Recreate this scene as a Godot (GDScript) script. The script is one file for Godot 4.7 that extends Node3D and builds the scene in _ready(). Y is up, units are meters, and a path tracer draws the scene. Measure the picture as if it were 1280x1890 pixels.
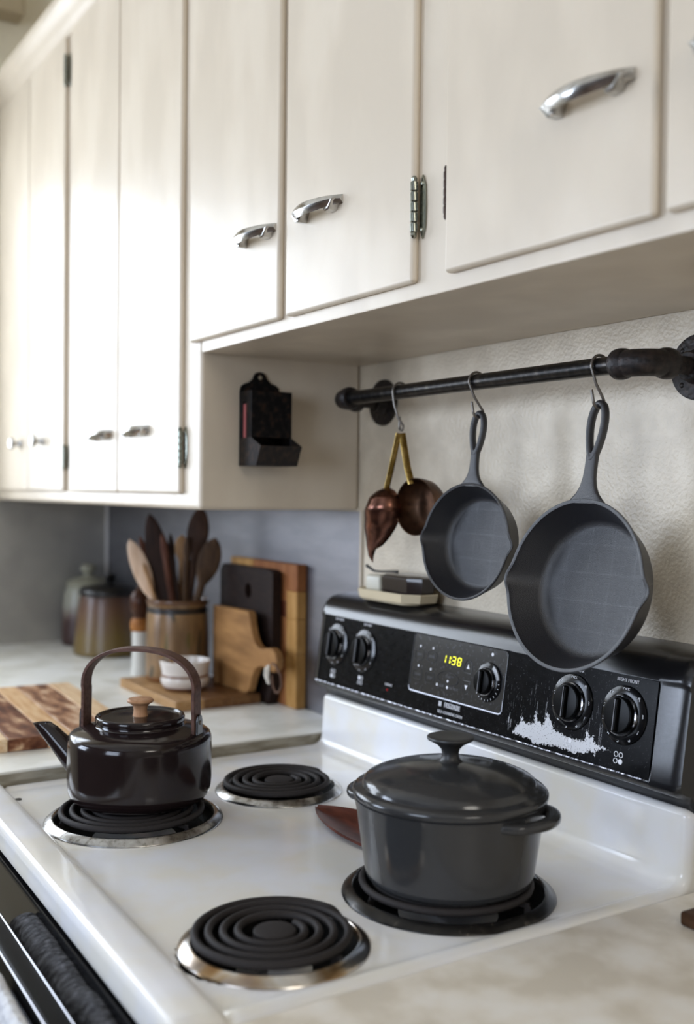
extends Node3D
# A kitchen corner: electric stove, painted cupboards, pans on a pipe rail. y up, metres; the stove wall is z = 0.

# ---------------------------------------------------------------- mesh building
class MB:
	var v := PackedVector3Array()
	var uv := PackedVector2Array()
	var f := PackedInt32Array()

	func orient(f0: int) -> void:   # make the component that starts at f0 face outwards (front = clockwise)
		if f.size() <= f0:
			return
		var c := v[f[f0]]
		var vol := 0.0
		for i in range(f0, f.size(), 3):
			vol += (v[f[i]] - c).dot((v[f[i + 1]] - c).cross(v[f[i + 2]] - c))
		if vol > 0.0:
			for i in range(f0, f.size(), 3):
				var t := f[i + 1]
				f[i + 1] = f[i + 2]
				f[i + 2] = t

	func loft(rings: Array, closed := false, cap_polys = null) -> void:
		# rings of equal size; closed joins last to first; ends are capped (fan, or the triangulated cap_polys)
		var f0 := f.size()
		var base := v.size()
		var m := rings.size()
		var n: int = rings[0].size()
		for j in m:
			for i in n:
				v.append(rings[j][i])
				uv.append(Vector2(float(i) / n, float(j) / maxf(1.0, m - 1)))
		var last := m if closed else m - 1
		for j in last:
			var a := base + j * n
			var b := base + ((j + 1) % m) * n
			for i in n:
				var k := (i + 1) % n
				f.append_array(PackedInt32Array([a + i, b + i, b + k, a + i, b + k, a + k]))
		if not closed:
			for e in 2:
				var a := base + (m - 1) * n * e
				if cap_polys != null:
					var tri := Geometry2D.triangulate_polygon(cap_polys)
					for i in range(0, tri.size(), 3):
						if e == 0:
							f.append_array(PackedInt32Array([a + tri[i], a + tri[i + 1], a + tri[i + 2]]))
						else:
							f.append_array(PackedInt32Array([a + tri[i], a + tri[i + 2], a + tri[i + 1]]))
				else:
					var c := Vector3.ZERO
					for i in n:
						c += v[a + i]
					v.append(c / n)
					uv.append(Vector2(0.5, e))
					for i in n:
						var k := (i + 1) % n
						if e == 0:
							f.append_array(PackedInt32Array([v.size() - 1, a + i, a + k]))
						else:
							f.append_array(PackedInt32Array([v.size() - 1, a + k, a + i]))
			if cap_polys != null:   # the caps must wind against the sides
				var p: PackedVector2Array = cap_polys
				var area := 0.0
				for i in p.size():
					area += p[i].cross(p[(i + 1) % p.size()])
				var ncap := 0
				ncap = Geometry2D.triangulate_polygon(p).size() * 2
				var tri2 := Geometry2D.triangulate_polygon(p)
				var ta := 0.0
				if tri2.size() > 2:
					ta = (p[tri2[1]] - p[tri2[0]]).cross(p[tri2[2]] - p[tri2[0]])
				if ta * area < 0.0:
					for i in range(f.size() - ncap, f.size(), 3):
						var t := f[i + 1]
						f[i + 1] = f[i + 2]
						f[i + 2] = t
		orient(f0)

	func tube(pts: Array, rad, seg := 10, closed := false, flat := 1.0, up := Vector3.ZERO) -> void:
		var m := pts.size()
		var rings := []
		var nrm := Vector3.ZERO
		for j in m:
			var t: Vector3
			if closed:
				t = (pts[(j + 1) % m] - pts[(j + m - 1) % m]).normalized()
			else:
				t = (pts[mini(j + 1, m - 1)] - pts[maxi(j - 1, 0)]).normalized()
			if up != Vector3.ZERO:
				nrm = (up - t * up.dot(t)).normalized()
			elif j == 0:
				var g := Vector3.UP if absf(t.y) < 0.9 else Vector3.RIGHT
				nrm = (g - t * g.dot(t)).normalized()
			else:
				nrm = (nrm - t * nrm.dot(t)).normalized()
			var bn := t.cross(nrm)
			var r: float = rad[j] if rad is Array else rad
			var ring := PackedVector3Array()
			for i in seg:
				var a := TAU * i / seg
				ring.append(pts[j] + nrm * (sin(a) * r * flat) + bn * (cos(a) * r))
			rings.append(ring)
		loft(rings, closed)

	func lathe(prof: Array, seg := 48, xf := Transform3D.IDENTITY, deform = null, closed := false) -> void:
		# prof: (radius, height) pairs; turned about y
		var f0 := f.size()
		var base := v.size()
		var m := prof.size()
		for j in m:
			for i in seg:
				var a := TAU * i / seg
				var p := Vector3(prof[j].x * cos(a), prof[j].y, prof[j].x * sin(a))
				if deform != null:
					p = deform.call(p, a, j)
				v.append(xf * p)
				uv.append(Vector2(float(i) / seg, float(j) / (m - 1)))
		for j in (m if closed else m - 1):
			var a := base + j * seg
			var b := base + ((j + 1) % m) * seg
			for i in seg:
				var k := (i + 1) % seg
				if prof[j].x > 1e-6:
					f.append_array(PackedInt32Array([a + i, b + k, a + k]))
				if prof[(j + 1) % m].x > 1e-6:
					f.append_array(PackedInt32Array([a + i, b + i, b + k]))
		if not closed:   # poles collapse to one vertex so that shading is smooth there
			for e in [0, m - 1]:
				if prof[e].x <= 1e-6:
					var first: int = base + e * seg
					for q in range(f0, f.size()):
						if f[q] > first and f[q] < first + seg:
							f[q] = first
		orient(f0)

	func box(lo: Vector3, hi: Vector3, bev := 0.002, xf := Transform3D.IDENTITY, steps := 1) -> void:
		# a box with rounded vertical-to-horizontal edges: a loft of rounded rectangles along y
		var b := minf(bev, minf(hi.x - lo.x, minf(hi.y - lo.y, hi.z - lo.z)) * 0.49)
		var rings := []
		var lv := []
		for s in steps + 1:
			var a := PI / 2 * s / steps
			lv.append([b * (1 - sin(a)), b * (1 - cos(a))])
		for s in range(steps, -1, -1):
			lv.append([b * (1 - sin(PI / 2 * s / steps)), -b * (1 - cos(PI / 2 * s / steps))])
		for k in lv.size():
			var ins: float = lv[k][0]
			var y: float = lo.y + lv[k][1] if k <= steps else hi.y + lv[k][1]
			var ring := PackedVector3Array()
			for q in 4:
				var cx: float = (hi.x - b) if q in [0, 3] else (lo.x + b)
				var cz: float = (hi.z - b) if q in [0, 1] else (lo.z + b)
				for s in steps + 1:
					var a := PI / 2 * (q + float(s) / steps)
					ring.append(xf * Vector3(cx + (b - ins) * cos(a), y, cz + (b - ins) * sin(a)))
			rings.append(ring)
		loft(rings)

	func prism(poly: PackedVector2Array, z0: float, z1: float, bev := 0.0, xf := Transform3D.IDENTITY) -> void:
		# poly in x, y; extruded along z, with a small bevel at both faces
		var n := poly.size()
		var area := 0.0
		for i in n:
			area += poly[i].cross(poly[(i + 1) % n])
		var inn := PackedVector2Array()
		for i in n:
			var d0 := (poly[i] - poly[(i + n - 1) % n]).normalized()
			var d1 := (poly[(i + 1) % n] - poly[i]).normalized()
			var t := (d0 + d1).normalized()
			var nr := Vector2(-t.y, t.x) * signf(area)
			inn.append(poly[i] + nr * bev)
		var rings := []
		var spec := [[poly, z0], [poly, z1]] if bev <= 0.0 else [[inn, z0], [poly, z0 + bev], [poly, z1 - bev], [inn, z1]]
		for s in spec:
			var ring := PackedVector3Array()
			for p in s[0]:
				ring.append(xf * Vector3(p.x, p.y, s[1]))
			rings.append(ring)
		loft(rings, false, inn if bev > 0.0 else poly)

	func add_mesh(m: Mesh, xf: Transform3D) -> void:
		var s := m.surface_get_arrays(0)
		var b := v.size()
		for p in s[Mesh.ARRAY_VERTEX]:
			v.append(xf * p)
			uv.append(Vector2.ZERO)
		if s[Mesh.ARRAY_INDEX] != null and s[Mesh.ARRAY_INDEX].size() > 0:
			for i in s[Mesh.ARRAY_INDEX]:
				f.append(b + i)
		else:
			for i in s[Mesh.ARRAY_VERTEX].size():
				f.append(b + i)

	func mesh(angle := 38.0) -> ArrayMesh:
		var nf := f.size() / 3
		var fn := PackedVector3Array()
		fn.resize(nf)
		var cnt := PackedInt32Array()
		cnt.resize(v.size() + 1)
		for i in nf:
			var a := v[f[i * 3]]
			fn[i] = (v[f[i * 3 + 2]] - a).cross(v[f[i * 3 + 1]] - a)
			for k in 3:
				cnt[f[i * 3 + k] + 1] += 1
		for i in v.size():
			cnt[i + 1] += cnt[i]
		var fill := cnt.duplicate()
		var adj := PackedInt32Array()
		adj.resize(f.size())
		for i in nf:
			for k in 3:
				var q := f[i * 3 + k]
				adj[fill[q]] = i
				fill[q] += 1
		var lim := cos(deg_to_rad(angle))
		var un := PackedVector3Array()
		un.resize(nf)
		for i in nf:
			un[i] = fn[i].normalized()
		var ov := PackedVector3Array()
		var on := PackedVector3Array()
		var ou := PackedVector2Array()
		for i in nf:
			if fn[i].length_squared() < 1e-22:
				continue
			for k in 3:
				var q := f[i * 3 + k]
				var s := Vector3.ZERO
				for w in range(cnt[q], cnt[q + 1]):
					var j := adj[w]
					if un[j].dot(un[i]) > lim:
						s += fn[j]
				ov.append(v[q])
				on.append(s.normalized())
				ou.append(uv[q])
		var arr := []
		arr.resize(Mesh.ARRAY_MAX)
		arr[Mesh.ARRAY_VERTEX] = ov
		arr[Mesh.ARRAY_NORMAL] = on
		arr[Mesh.ARRAY_TEX_UV] = ou
		var am := ArrayMesh.new()
		am.add_surface_from_arrays(Mesh.PRIMITIVE_TRIANGLES, arr)
		return am

# ---------------------------------------------------------------- nodes
var used := {}

func numbered(called: String) -> String:
	var n: int = used.get(called, 0)
	used[called] = n + 1
	return called if n == 0 else "%s_%03d" % [called, n]

func tag(o: Node3D, label: String, category := "", group := "") -> void:
	o.set_meta("label", label)
	if category:
		o.set_meta("category", category)
	if group:
		o.set_meta("group", group)

func thing(called: String, label: String, category: String, at := Vector3.ZERO, group := "", turn := 0.0) -> Node3D:
	var o := Node3D.new()
	o.name = numbered(called)
	add_child(o)
	o.position = at
	o.rotation.y = turn
	tag(o, label, category, group)
	return o

func obj(called: String, m, material: Material, parent: Node3D = self, angle := 38.0) -> MeshInstance3D:
	var o := MeshInstance3D.new()
	o.mesh = m.mesh(angle) if m is MB else m
	o.material_override = material
	if parent == self:
		o.name = numbered(called)
		add_child(o)
	else:
		var k := 0
		var nm := called
		while parent.has_node(nm):
			k += 1
			nm = "%s_%03d" % [called, k]
		o.name = nm
		parent.add_child(o)
	return o

func struct(called: String, m, material: Material) -> MeshInstance3D:
	var o := obj(called, m, material)
	o.set_meta("kind", "structure")
	return o

func dup(root: Node3D, at: Vector3, label: String, turn := 0.0) -> Node3D:
	var r: Node3D = root.duplicate()
	r.name = numbered(String(root.name))
	add_child(r)
	r.position = at
	r.rotation.y = turn
	r.set_meta("label", label)
	return r

# ---------------------------------------------------------------- materials
func noise(sd: int, freq: float, ramp: Array = [], size := 256, oct := 4, normal := 0.0, type := FastNoiseLite.TYPE_SIMPLEX_SMOOTH) -> NoiseTexture2D:
	var n := FastNoiseLite.new()
	n.seed = sd
	n.frequency = freq
	n.noise_type = type
	n.fractal_octaves = oct
	var t := NoiseTexture2D.new()
	t.width = size
	t.height = size
	t.seamless = true
	t.noise = n
	if normal > 0.0:
		t.as_normal_map = true
		t.bump_strength = normal
	if ramp.size():
		var g := Gradient.new()
		var off := PackedFloat32Array()
		var col := PackedColorArray()
		for r in ramp:
			off.append(r[0])
			col.append(Color(r[1]))
		g.offsets = off
		g.colors = col
		t.color_ramp = g
	return t

func mat(c: Color, rough: float, metal := 0.0) -> StandardMaterial3D:
	var m := StandardMaterial3D.new()
	m.albedo_color = c
	m.roughness = rough
	m.metallic = metal
	return m

func textured(m: StandardMaterial3D, albedo: Texture2D, scale: Vector3, normal: Texture2D = null, nscale := 1.0, world := true) -> StandardMaterial3D:
	m.uv1_triplanar = true
	m.uv1_world_triplanar = world
	m.uv1_scale = scale
	if albedo:
		m.albedo_texture = albedo
	if normal:
		m.normal_enabled = true
		m.normal_texture = normal
		m.normal_scale = nscale
	return m

func wood(a: String, b: String, c: String, rough := 0.5, scale := Vector3(3, 30, 30), sd := 1) -> StandardMaterial3D:
	var t := noise(sd, 0.012, [[0.0, a], [0.5, b], [1.0, c]], 256, 5)
	var m := textured(mat(Color.WHITE, rough), t, scale, null, 1.0, false)
	m.metallic_specular = 0.28
	return m

var paint: StandardMaterial3D
var wallp: StandardMaterial3D
var creamp: StandardMaterial3D
var enamel: StandardMaterial3D
var blackp: StandardMaterial3D
var blackgloss: StandardMaterial3D
var chrome: StandardMaterial3D
var oldchrome: StandardMaterial3D
var coilm: StandardMaterial3D
var lettering: StandardMaterial3D
var soot: StandardMaterial3D

func V(x: float, y: float, z: float) -> Vector3:
	return Vector3(x, y, z)

func arc(c: Vector3, a: Vector3, b: Vector3, from: float, to: float, n: int) -> Array:
	var o := []
	for i in n + 1:
		var t := lerpf(from, to, float(i) / n)
		o.append(c + a * cos(t) + b * sin(t))
	return o

func letters(text: String, cap_height: float, depth := 0.0003, bold := false) -> TextMesh:
	var t := TextMesh.new()
	var fnt := SystemFont.new()
	fnt.font_names = PackedStringArray(["Droid Sans"])
	if bold:
		fnt.font_weight = 700
	t.font = fnt
	t.text = text
	t.font_size = 48
	t.pixel_size = cap_height / (48 * 0.714)
	t.depth = depth
	t.curve_step = 1.0
	return t

func _ready() -> void:
	# ------------------------------------------------------------ camera
	var cam := Camera3D.new()
	cam.name = "camera"
	cam.transform = Transform3D(Basis(V(0.5343, 0.0110, -0.8452), V(-0.0231, 0.9997, -0.0016), V(0.8450, 0.0203, 0.5344)).orthonormalized(), V(1.1309, 1.3395, 0.98))
	var att := CameraAttributesPhysical.new()
	att.frustum_focal_length = 24.80
	att.frustum_focus_distance = 1.26
	att.exposure_aperture = 1.9
	cam.near = 0.05
	cam.attributes = att
	add_child(cam)
	cam.fov = 51.642
	cam.current = true
	# ------------------------------------------------------------ sky and daylight
	var env := Environment.new()
	env.tonemap_mode = Environment.TONE_MAPPER_LINEAR
	env.tonemap_exposure = 1.0
	env.background_mode = Environment.BG_SKY
	var sk := ProceduralSkyMaterial.new()
	sk.sky_top_color = Color(0.62, 0.72, 0.88)
	sk.sky_horizon_color = Color(0.86, 0.89, 0.93)
	sk.ground_bottom_color = Color(0.35, 0.35, 0.33)
	sk.ground_horizon_color = Color(0.6, 0.62, 0.62)
	sk.sky_energy_multiplier = 1.0
	env.sky = Sky.new()
	env.sky.sky_material = sk
	env.sdfgi_enabled = true
	env.ssao_enabled = true
	env.ssil_enabled = true
	var we := WorldEnvironment.new()
	we.name = "world_environment"
	we.environment = env
	add_child(we)
	daylight("window_daylight", V(-1.76, 1.70, 1.02), V(1, 0, 0), Vector2(1.16, 0.88), 3.5, Color(0.91, 0.95, 1.0))
	daylight("window_daylight_front", V(-1.75, 1.65, 3.14), V(0.45, 0, -0.9), Vector2(1.0, 1.2), 5.8, Color(0.86, 0.915, 1.0))
	daylight("window_daylight_curtained", V(1.15, 1.6, 3.13), V(-0.1, 0, -1), Vector2(1.15, 1.15), 3.7, Color(0.86, 0.915, 1.0))
	daylight("window_daylight_high", V(2.44, 2.2, 0.70), V(-1, 0, 0), Vector2(0.64, 0.54), 4.0, Color(1.0, 0.97, 0.92))
	make_materials()
	room()
	cabinets()
	counters()
	stove()
	rail_and_pans()
	kettle()
	dutch_oven()
	counter_things()
	small_things()

func daylight(called: String, at: Vector3, towards: Vector3, size: Vector2, energy: float, c: Color) -> void:
	var l := AreaLight3D.new()
	l.name = called
	l.area_size = size
	l.area_normalize_energy = false
	l.light_energy = energy
	l.light_color = c
	l.shadow_enabled = true
	l.area_range = 8.0
	l.area_attenuation = 2.0
	add_child(l)
	l.transform = Transform3D(Basis.looking_at(towards, Vector3.UP), at)

func make_materials() -> void:
	var brush := noise(11, 0.02, [], 256, 4, 2.0)
	var stip := noise(12, 0.09, [], 256, 3, 4.0)
	var tint := noise(13, 0.01, [[0.3, "f0eee8"], [0.5, "f6f4ee"], [0.7, "fbfaf5"]], 256, 4)
	paint = textured(mat(Color(0.85, 0.80, 0.735), 0.36), tint, V(2.2, 0.9, 2.2), brush, 0.12)
	wallp = textured(mat(Color(0.87, 0.822, 0.75), 0.38), tint, V(6, 6, 6), stip, 0.20)
	creamp = textured(mat(Color(0.95, 0.925, 0.85), 0.6), tint, V(2, 2, 2))
	enamel = textured(mat(Color.WHITE, 0.16), noise(18, 0.012, [[0.3, "e3dfd6"], [0.55, "e3e2e1"], [0.8, "e4e4e8"]], 256, 4), V(2.2, 2.2, 2.2))
	blackp = mat(Color(0.085, 0.085, 0.095), 0.22)
	blackp.metallic_specular = 0.55
	textured(blackp, null, V(60, 60, 60), noise(14, 0.1, [], 128, 2, 3.0), 0.12)
	blackgloss = mat(Color(0.02, 0.02, 0.022), 0.12)
	chrome = mat(Color(0.80, 0.80, 0.80), 0.14, 1.0)
	oldchrome = textured(mat(Color.WHITE, 0.24, 1.0), noise(15, 0.03, [[0.2, "5a534b"], [0.4, "a5a4a2"], [0.8, "bcbcbc"]], 256, 4), V(9, 9, 9))
	coilm = textured(mat(Color(0.185, 0.172, 0.17), 0.6), null, V(40, 40, 40), noise(16, 0.1, [], 128, 3, 4.0), 0.3)
	soot = textured(mat(Color.WHITE, 0.5), noise(17, 0.03, [[0.3, "060606"], [0.6, "101010"], [0.8, "1c1712"]], 128, 4), V(14, 14, 14))
	coilm.metallic_specular = 0.25
	soot.metallic_specular = 0.2
	lettering = mat(Color(0.88, 0.88, 0.90), 0.5)

# ---------------------------------------------------------------- the room
func room() -> void:
	var X0 := -1.617
	var X1 := 2.3
	var Z1 := 3.0
	var H := 2.68
	var XA := -4.2
	var ZL := 2.06
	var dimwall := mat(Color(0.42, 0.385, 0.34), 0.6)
	var b := MB.new()
	b.box(V(X0 - 0.12, 0, -0.12), V(X1 + 0.12, H, 0), 0.001)
	struct("wall_back", b, wallp)
	b = MB.new()   # far wall, window opening z 0.44..1.60, y 1.26..2.14
	b.box(V(X0 - 0.12, 0, 0), V(X0, 1.26, ZL), 0.001)
	b.box(V(X0 - 0.12, 2.14, 0), V(X0, H, ZL), 0.001)
	b.box(V(X0 - 0.12, 1.26, 0), V(X0, 2.14, 0.44), 0.001)
	b.box(V(X0 - 0.12, 1.26, 1.60), V(X0, 2.14, ZL), 0.001)
	struct("wall_left", b, creamp)
	b = MB.new()   # the room goes on to the left past the end of that wall
	b.box(V(XA - 0.12, 0, ZL - 0.12), V(XA, H, Z1 + 0.12), 0.001)
	b.box(V(XA - 0.12, 0, ZL - 0.12), V(X0 - 0.119, H, ZL), 0.001)
	struct("wall_far", b, dimwall)
	b = MB.new()
	b.box(V(X1, 0, 0), V(X1 + 0.12, 1.9, Z1), 0.001)   # a high window: z 0.35..1.05, y 1.9..2.5
	b.box(V(X1, 2.5, 0), V(X1 + 0.12, H, Z1), 0.001)
	b.box(V(X1, 1.9, 0), V(X1 + 0.12, 2.5, 0.35), 0.001)
	b.box(V(X1, 1.9, 1.05), V(X1 + 0.12, 2.5, Z1), 0.001)
	struct("wall_right", b, mat(Color(0.66, 0.625, 0.57), 0.6))
	b = MB.new()   # wall opposite, window opening x -2.3..-1.2, y 1.0..2.3
	b.box(V(XA - 0.12, 0, Z1), V(X1 + 0.12, 1.0, Z1 + 0.12), 0.001)
	b.box(V(XA - 0.12, 2.3, Z1), V(X1 + 0.12, H, Z1 + 0.12), 0.001)
	b.box(V(XA - 0.12, 1.0, Z1), V(-2.3, 2.3, Z1 + 0.12), 0.001)
	b.box(V(-1.2, 1.0, Z1), V(0.55, 2.3, Z1 + 0.12), 0.001)
	b.box(V(1.75, 1.0, Z1), V(X1 + 0.12, 2.3, Z1 + 0.12), 0.001)
	struct("wall_front", b, dimwall)
	b = MB.new()
	b.box(V(XA - 0.12, -0.1, -0.12), V(X1 + 0.12, 0, Z1 + 0.12), 0.001)
	struct("floor", b, textured(mat(Color.WHITE, 0.45), noise(21, 0.012, [[0.2, "4a3423"], [0.5, "5f4630"], [0.8, "73563c"]], 256, 5), V(0.8, 6, 6)))
	b = MB.new()
	b.box(V(XA - 0.12, H, -0.12), V(X1 + 0.12, H + 0.1, Z1 + 0.12), 0.001)
	struct("ceiling", b, mat(Color(0.93, 0.915, 0.875), 0.7))
	var white := mat(Color(0.88, 0.87, 0.84), 0.35)
	var glass := mat(Color(1, 1, 1, 0.06), 0.02)
	glass.transparency = BaseMaterial3D.TRANSPARENCY_ALPHA
	# windows: casing, two sashes, panes
	for w in 4:
		var o := Node3D.new()
		o.name = "window_%d" % (w + 1)
		o.set_meta("kind", "structure")
		add_child(o)
		var ww: float = [1.16, 1.1, 1.2, 0.70][w]
		var hh: float = [0.88, 1.3, 1.3, 0.6][w]
		o.transform = Transform3D(Basis(V(0, 0, -1), V(0, 1, 0), V(1, 0, 0)), V(X0 - 0.06, 1.26 + hh / 2, 1.02)) if w == 0 else Transform3D(Basis(V(-1, 0, 0), V(0, 1, 0), V(0, 0, -1)), V(-1.75 if w == 1 else 1.15, 1.65, Z1 + 0.06))
		if w == 3:
			o.transform = Transform3D(Basis(V(0, 0, 1), V(0, 1, 0), V(-1, 0, 0)), V(X1 + 0.06, 2.2, 0.70))
		var fr := MB.new()
		for s in [-1, 1]:
			fr.box(V(s * ww / 2 - 0.03, -hh / 2, -0.03), V(s * ww / 2 + 0.03, hh / 2, 0.03), 0.004)
			fr.box(V(-ww / 2, s * hh / 2 - 0.03, -0.03), V(ww / 2, s * hh / 2 + 0.03, 0.03), 0.004)
		fr.box(V(-ww / 2, -0.02, -0.025), V(ww / 2, 0.02, 0.025), 0.004)
		obj("window_frame", fr, white, o)
		for s in [-1, 1]:
			var pn := MB.new()
			pn.box(V(-ww / 2 + 0.02, s * hh / 4 - hh / 4 + 0.02, -0.002), V(ww / 2 - 0.02, s * hh / 4 + hh / 4 - 0.02, 0.002), 0.0005)
			obj("pane", pn, glass, o)
	b = MB.new()   # boxed pelmet high on the far wall
	b.box(V(X0, 2.512, 0.247), V(X0 + 0.07, 2.66, 1.44), 0.004)
	struct("trim_1", b, mat(Color(0.70, 0.64, 0.52), 0.6))
	# crown moulding along the cupboard tops: profile in (z, y), swept along x
	var prof := PackedVector2Array([Vector2(0.20, 2.27), Vector2(0.297, 2.27), Vector2(0.300, 2.278), Vector2(0.307, 2.284), Vector2(0.312, 2.295), Vector2(0.322, 2.306), Vector2(0.334, 2.312), Vector2(0.336, 2.324), Vector2(0.33, 2.33), Vector2(0.20, 2.33)])
	b = MB.new()
	b.prism(prof, -1.16, 1.615, 0.0, Transform3D(Basis(V(0, 0, 1), V(0, 1, 0), V(-1, 0, 0)), V(0, 0, 0)))
	struct("trim_2", b, paint)

# ---------------------------------------------------------------- cupboards
func pull(parent: Node3D, at: Vector3, m: Material) -> void:
	# an arched cast pull: two flared feet and a ridged bow
	var b := MB.new()
	var rings := []
	var n := 22
	for i in n + 1:
		var t := float(i) / n
		var x := lerpf(-0.054, 0.054, t)
		var z := 0.0255 * pow(sin(PI * clampf(t, 0.001, 0.999)), 0.62)
		var hgt := 0.0054 + 0.0026 * sin(PI * t)
		var th := 0.0024 + 0.0014 * absf(cos(PI * t))
		var ring := PackedVector3Array()
		# ridge along the middle, undercut behind
		for p in [Vector2(0, th * 0.9), Vector2(hgt * 0.55, th * 0.35), Vector2(hgt, -th * 0.6), Vector2(hgt * 0.8, -th), Vector2(0, -th * 0.8), Vector2(-hgt * 0.8, -th), Vector2(-hgt, -th * 0.6), Vector2(-hgt * 0.55, th * 0.35)]:
			ring.append(at + V(x, p.x - 0.004 * sin(PI * t) + 0.004, maxf(z + p.y, 0.0)))
		rings.append(ring)
	b.loft(rings)
	for s in [-1, 1]:   # small gusset feet under both ends
		b.prism(PackedVector2Array([Vector2(-s * 0.012, 0.004), Vector2(-s * 0.006, -0.0085), Vector2(s * 0.004, -0.0075), Vector2(s * 0.014, 0.004)]), -0.001, 0.0135, 0.0015, Transform3D(Basis.IDENTITY, at + V(s * 0.037, 0, 0)))
	obj("handle", b, m, parent)

func knob_pull(parent: Node3D, at: Vector3, m: Material) -> void:
	var b := MB.new()
	b.lathe([Vector2(0, 0), Vector2(0.009, 0), Vector2(0.0075, 0.003), Vector2(0.005, 0.007), Vector2(0.006, 0.012), Vector2(0.0125, 0.016), Vector2(0.014, 0.020), Vector2(0.012, 0.025), Vector2(0.006, 0.0275), Vector2(0, 0.028)], 28, Transform3D(Basis(V(1, 0, 0), V(0, 0, 1), V(0, -1, 0)), at))
	obj("knob", b, m, parent)

func hinge(parent: Node3D, at: Vector3, length: float, leaf_dir: float, m: Material, k0 := 1.0) -> void:
	# knuckle barrel at the door's edge and a pointed leaf on the frame
	var b := MB.new()
	var k := 5
	for i in k:
		var y0 := -length / 2 + length * i / k
		b.lathe([Vector2(0, y0 + 0.0004), Vector2(0.0035 * k0, y0 + 0.0004), Vector2(0.0042 * k0, y0 + 0.0012), Vector2(0.0042 * k0, y0 + length / k - 0.0012), Vector2(0.0035 * k0, y0 + length / k - 0.0004), Vector2(0, y0 + length / k - 0.0004)], 14, Transform3D(Basis.IDENTITY, at + V(0, 0, 0.0085)))
	for s in [-1, 1]:
		b.lathe([Vector2(0, 0), Vector2(0.003 * k0, 0.0), Vector2(0.0035 * k0, 0.003), Vector2(0.002 * k0, 0.0055), Vector2(0, 0.006)], 12, Transform3D(Basis.from_scale(V(1, s, 1)), at + V(0, s * length / 2, 0.0085)))
	var L := length * 0.62
	if leaf_dir != 0.0:
		var p := PackedVector2Array([Vector2(0.003, -L + 0.012), Vector2(0.007, -L), Vector2(0.012, -L + 0.012), Vector2(0.013, 0), Vector2(0.012, L - 0.012), Vector2(0.007, L), Vector2(0.003, L - 0.012)])
		if leaf_dir < 0:
			for i in p.size():
				p[i].x = -p[i].x
		b.prism(p, 0.0, 0.003, 0.0009, Transform3D(Basis.IDENTITY, at))
		for s in [-1, 1]:
			b.lathe([Vector2(0, 0.0022), Vector2(0.0019, 0.0018), Vector2(0.0026, 0)], 10, Transform3D(Basis(V(1, 0, 0), V(0, 0, 1), V(0, -1, 0)), at + V(0.0075 * leaf_dir, s * L * 0.72, 0.003)))
	obj("hinge", b, m, parent)

func door(parent: Node3D, x0: float, x1: float, y0: float, y1: float) -> MeshInstance3D:
	var b := MB.new()
	b.box(V(x0, y0, 0.2930), V(x1, y1, 0.3045), 0.005, Transform3D.IDENTITY, 3)
	return obj("door", b, paint, parent)

func cabinets() -> void:
	var dark := mat(Color(0.55, 0.56, 0.52), 0.22, 1.0)
	var pullm := textured(mat(Color.WHITE, 0.24, 1.0), noise(31, 0.03, [[0.2, "9c9993"], [0.6, "c9c8c6"]], 128, 3), V(12, 12, 12))
	var t := thing("wall_cabinet", "long cream painted wall cupboard over the stove with arched chrome handles", "cupboard")
	var b := MB.new()
	b.box(V(-0.3788, 1.5498, 0.001), V(1.45, 2.32, 0.295), 0.0035, Transform3D.IDENTITY, 2)
	obj("carcass", b, paint, t)
	var d := door(t, -0.4055, -0.1150, 1.567, 2.268)
	pull(d, V(-0.176, 1.686, 0.3045), pullm)
	d = door(t, -0.0965, 0.1893, 1.567, 2.268)
	pull(d, V(-0.008, 1.686, 0.3045), pullm)
	hinge(d, V(0.1905, 1.648, 0.295), 0.056, 1, dark)
	d = door(t, 0.2455, 0.527, 1.567, 2.268)
	pull(d, V(0.452, 1.686, 0.3045), pullm)
	hinge(d, V(0.2435, 1.652, 0.2925), 0.045, 0, mat(Color(0.28, 0.22, 0.19), 0.4, 0.6), 0.62)
	d = door(t, 0.5375, 0.82, 1.567, 2.268)
	pull(d, V(0.62, 1.686, 0.3045), pullm)
	door(t, 0.86, 1.14, 1.567, 2.268)
	t = thing("wall_cabinet", "deep cream painted wall cupboard at the far left reaching lower than the stove cupboard", "cupboard")
	b = MB.new()
	b.box(V(-1.616, 1.3065, 0.001), V(-0.3792, 2.32, 0.295), 0.007, Transform3D.IDENTITY, 3)
	obj("carcass", b, paint, t)
	d = door(t, -0.7190, -0.4403, 1.331, 2.268)
	pull(d, V(-0.618, 1.437, 0.3045), pullm)
	hinge(d, V(-0.4395, 1.405, 0.295), 0.054, 1, dark)
	d = door(t, -1.0000, -0.7230, 1.331, 2.268)
	pull(d, V(-0.800, 1.437, 0.3045), pullm)
	d = door(t, -1.3000, -1.0425, 1.331, 2.268)
	knob_pull(d, V(-1.19, 1.44, 0.3045), pullm)
	hinge(d, V(-1.0395, 2.198, 0.295), 0.056, 1, dark)
	hinge(d, V(-1.0395, 1.402, 0.295), 0.042, 1, dark)
	d = door(t, -1.57, -1.304, 1.331, 2.268)
	knob_pull(d, V(-1.365, 1.44, 0.3045), pullm)

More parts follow.
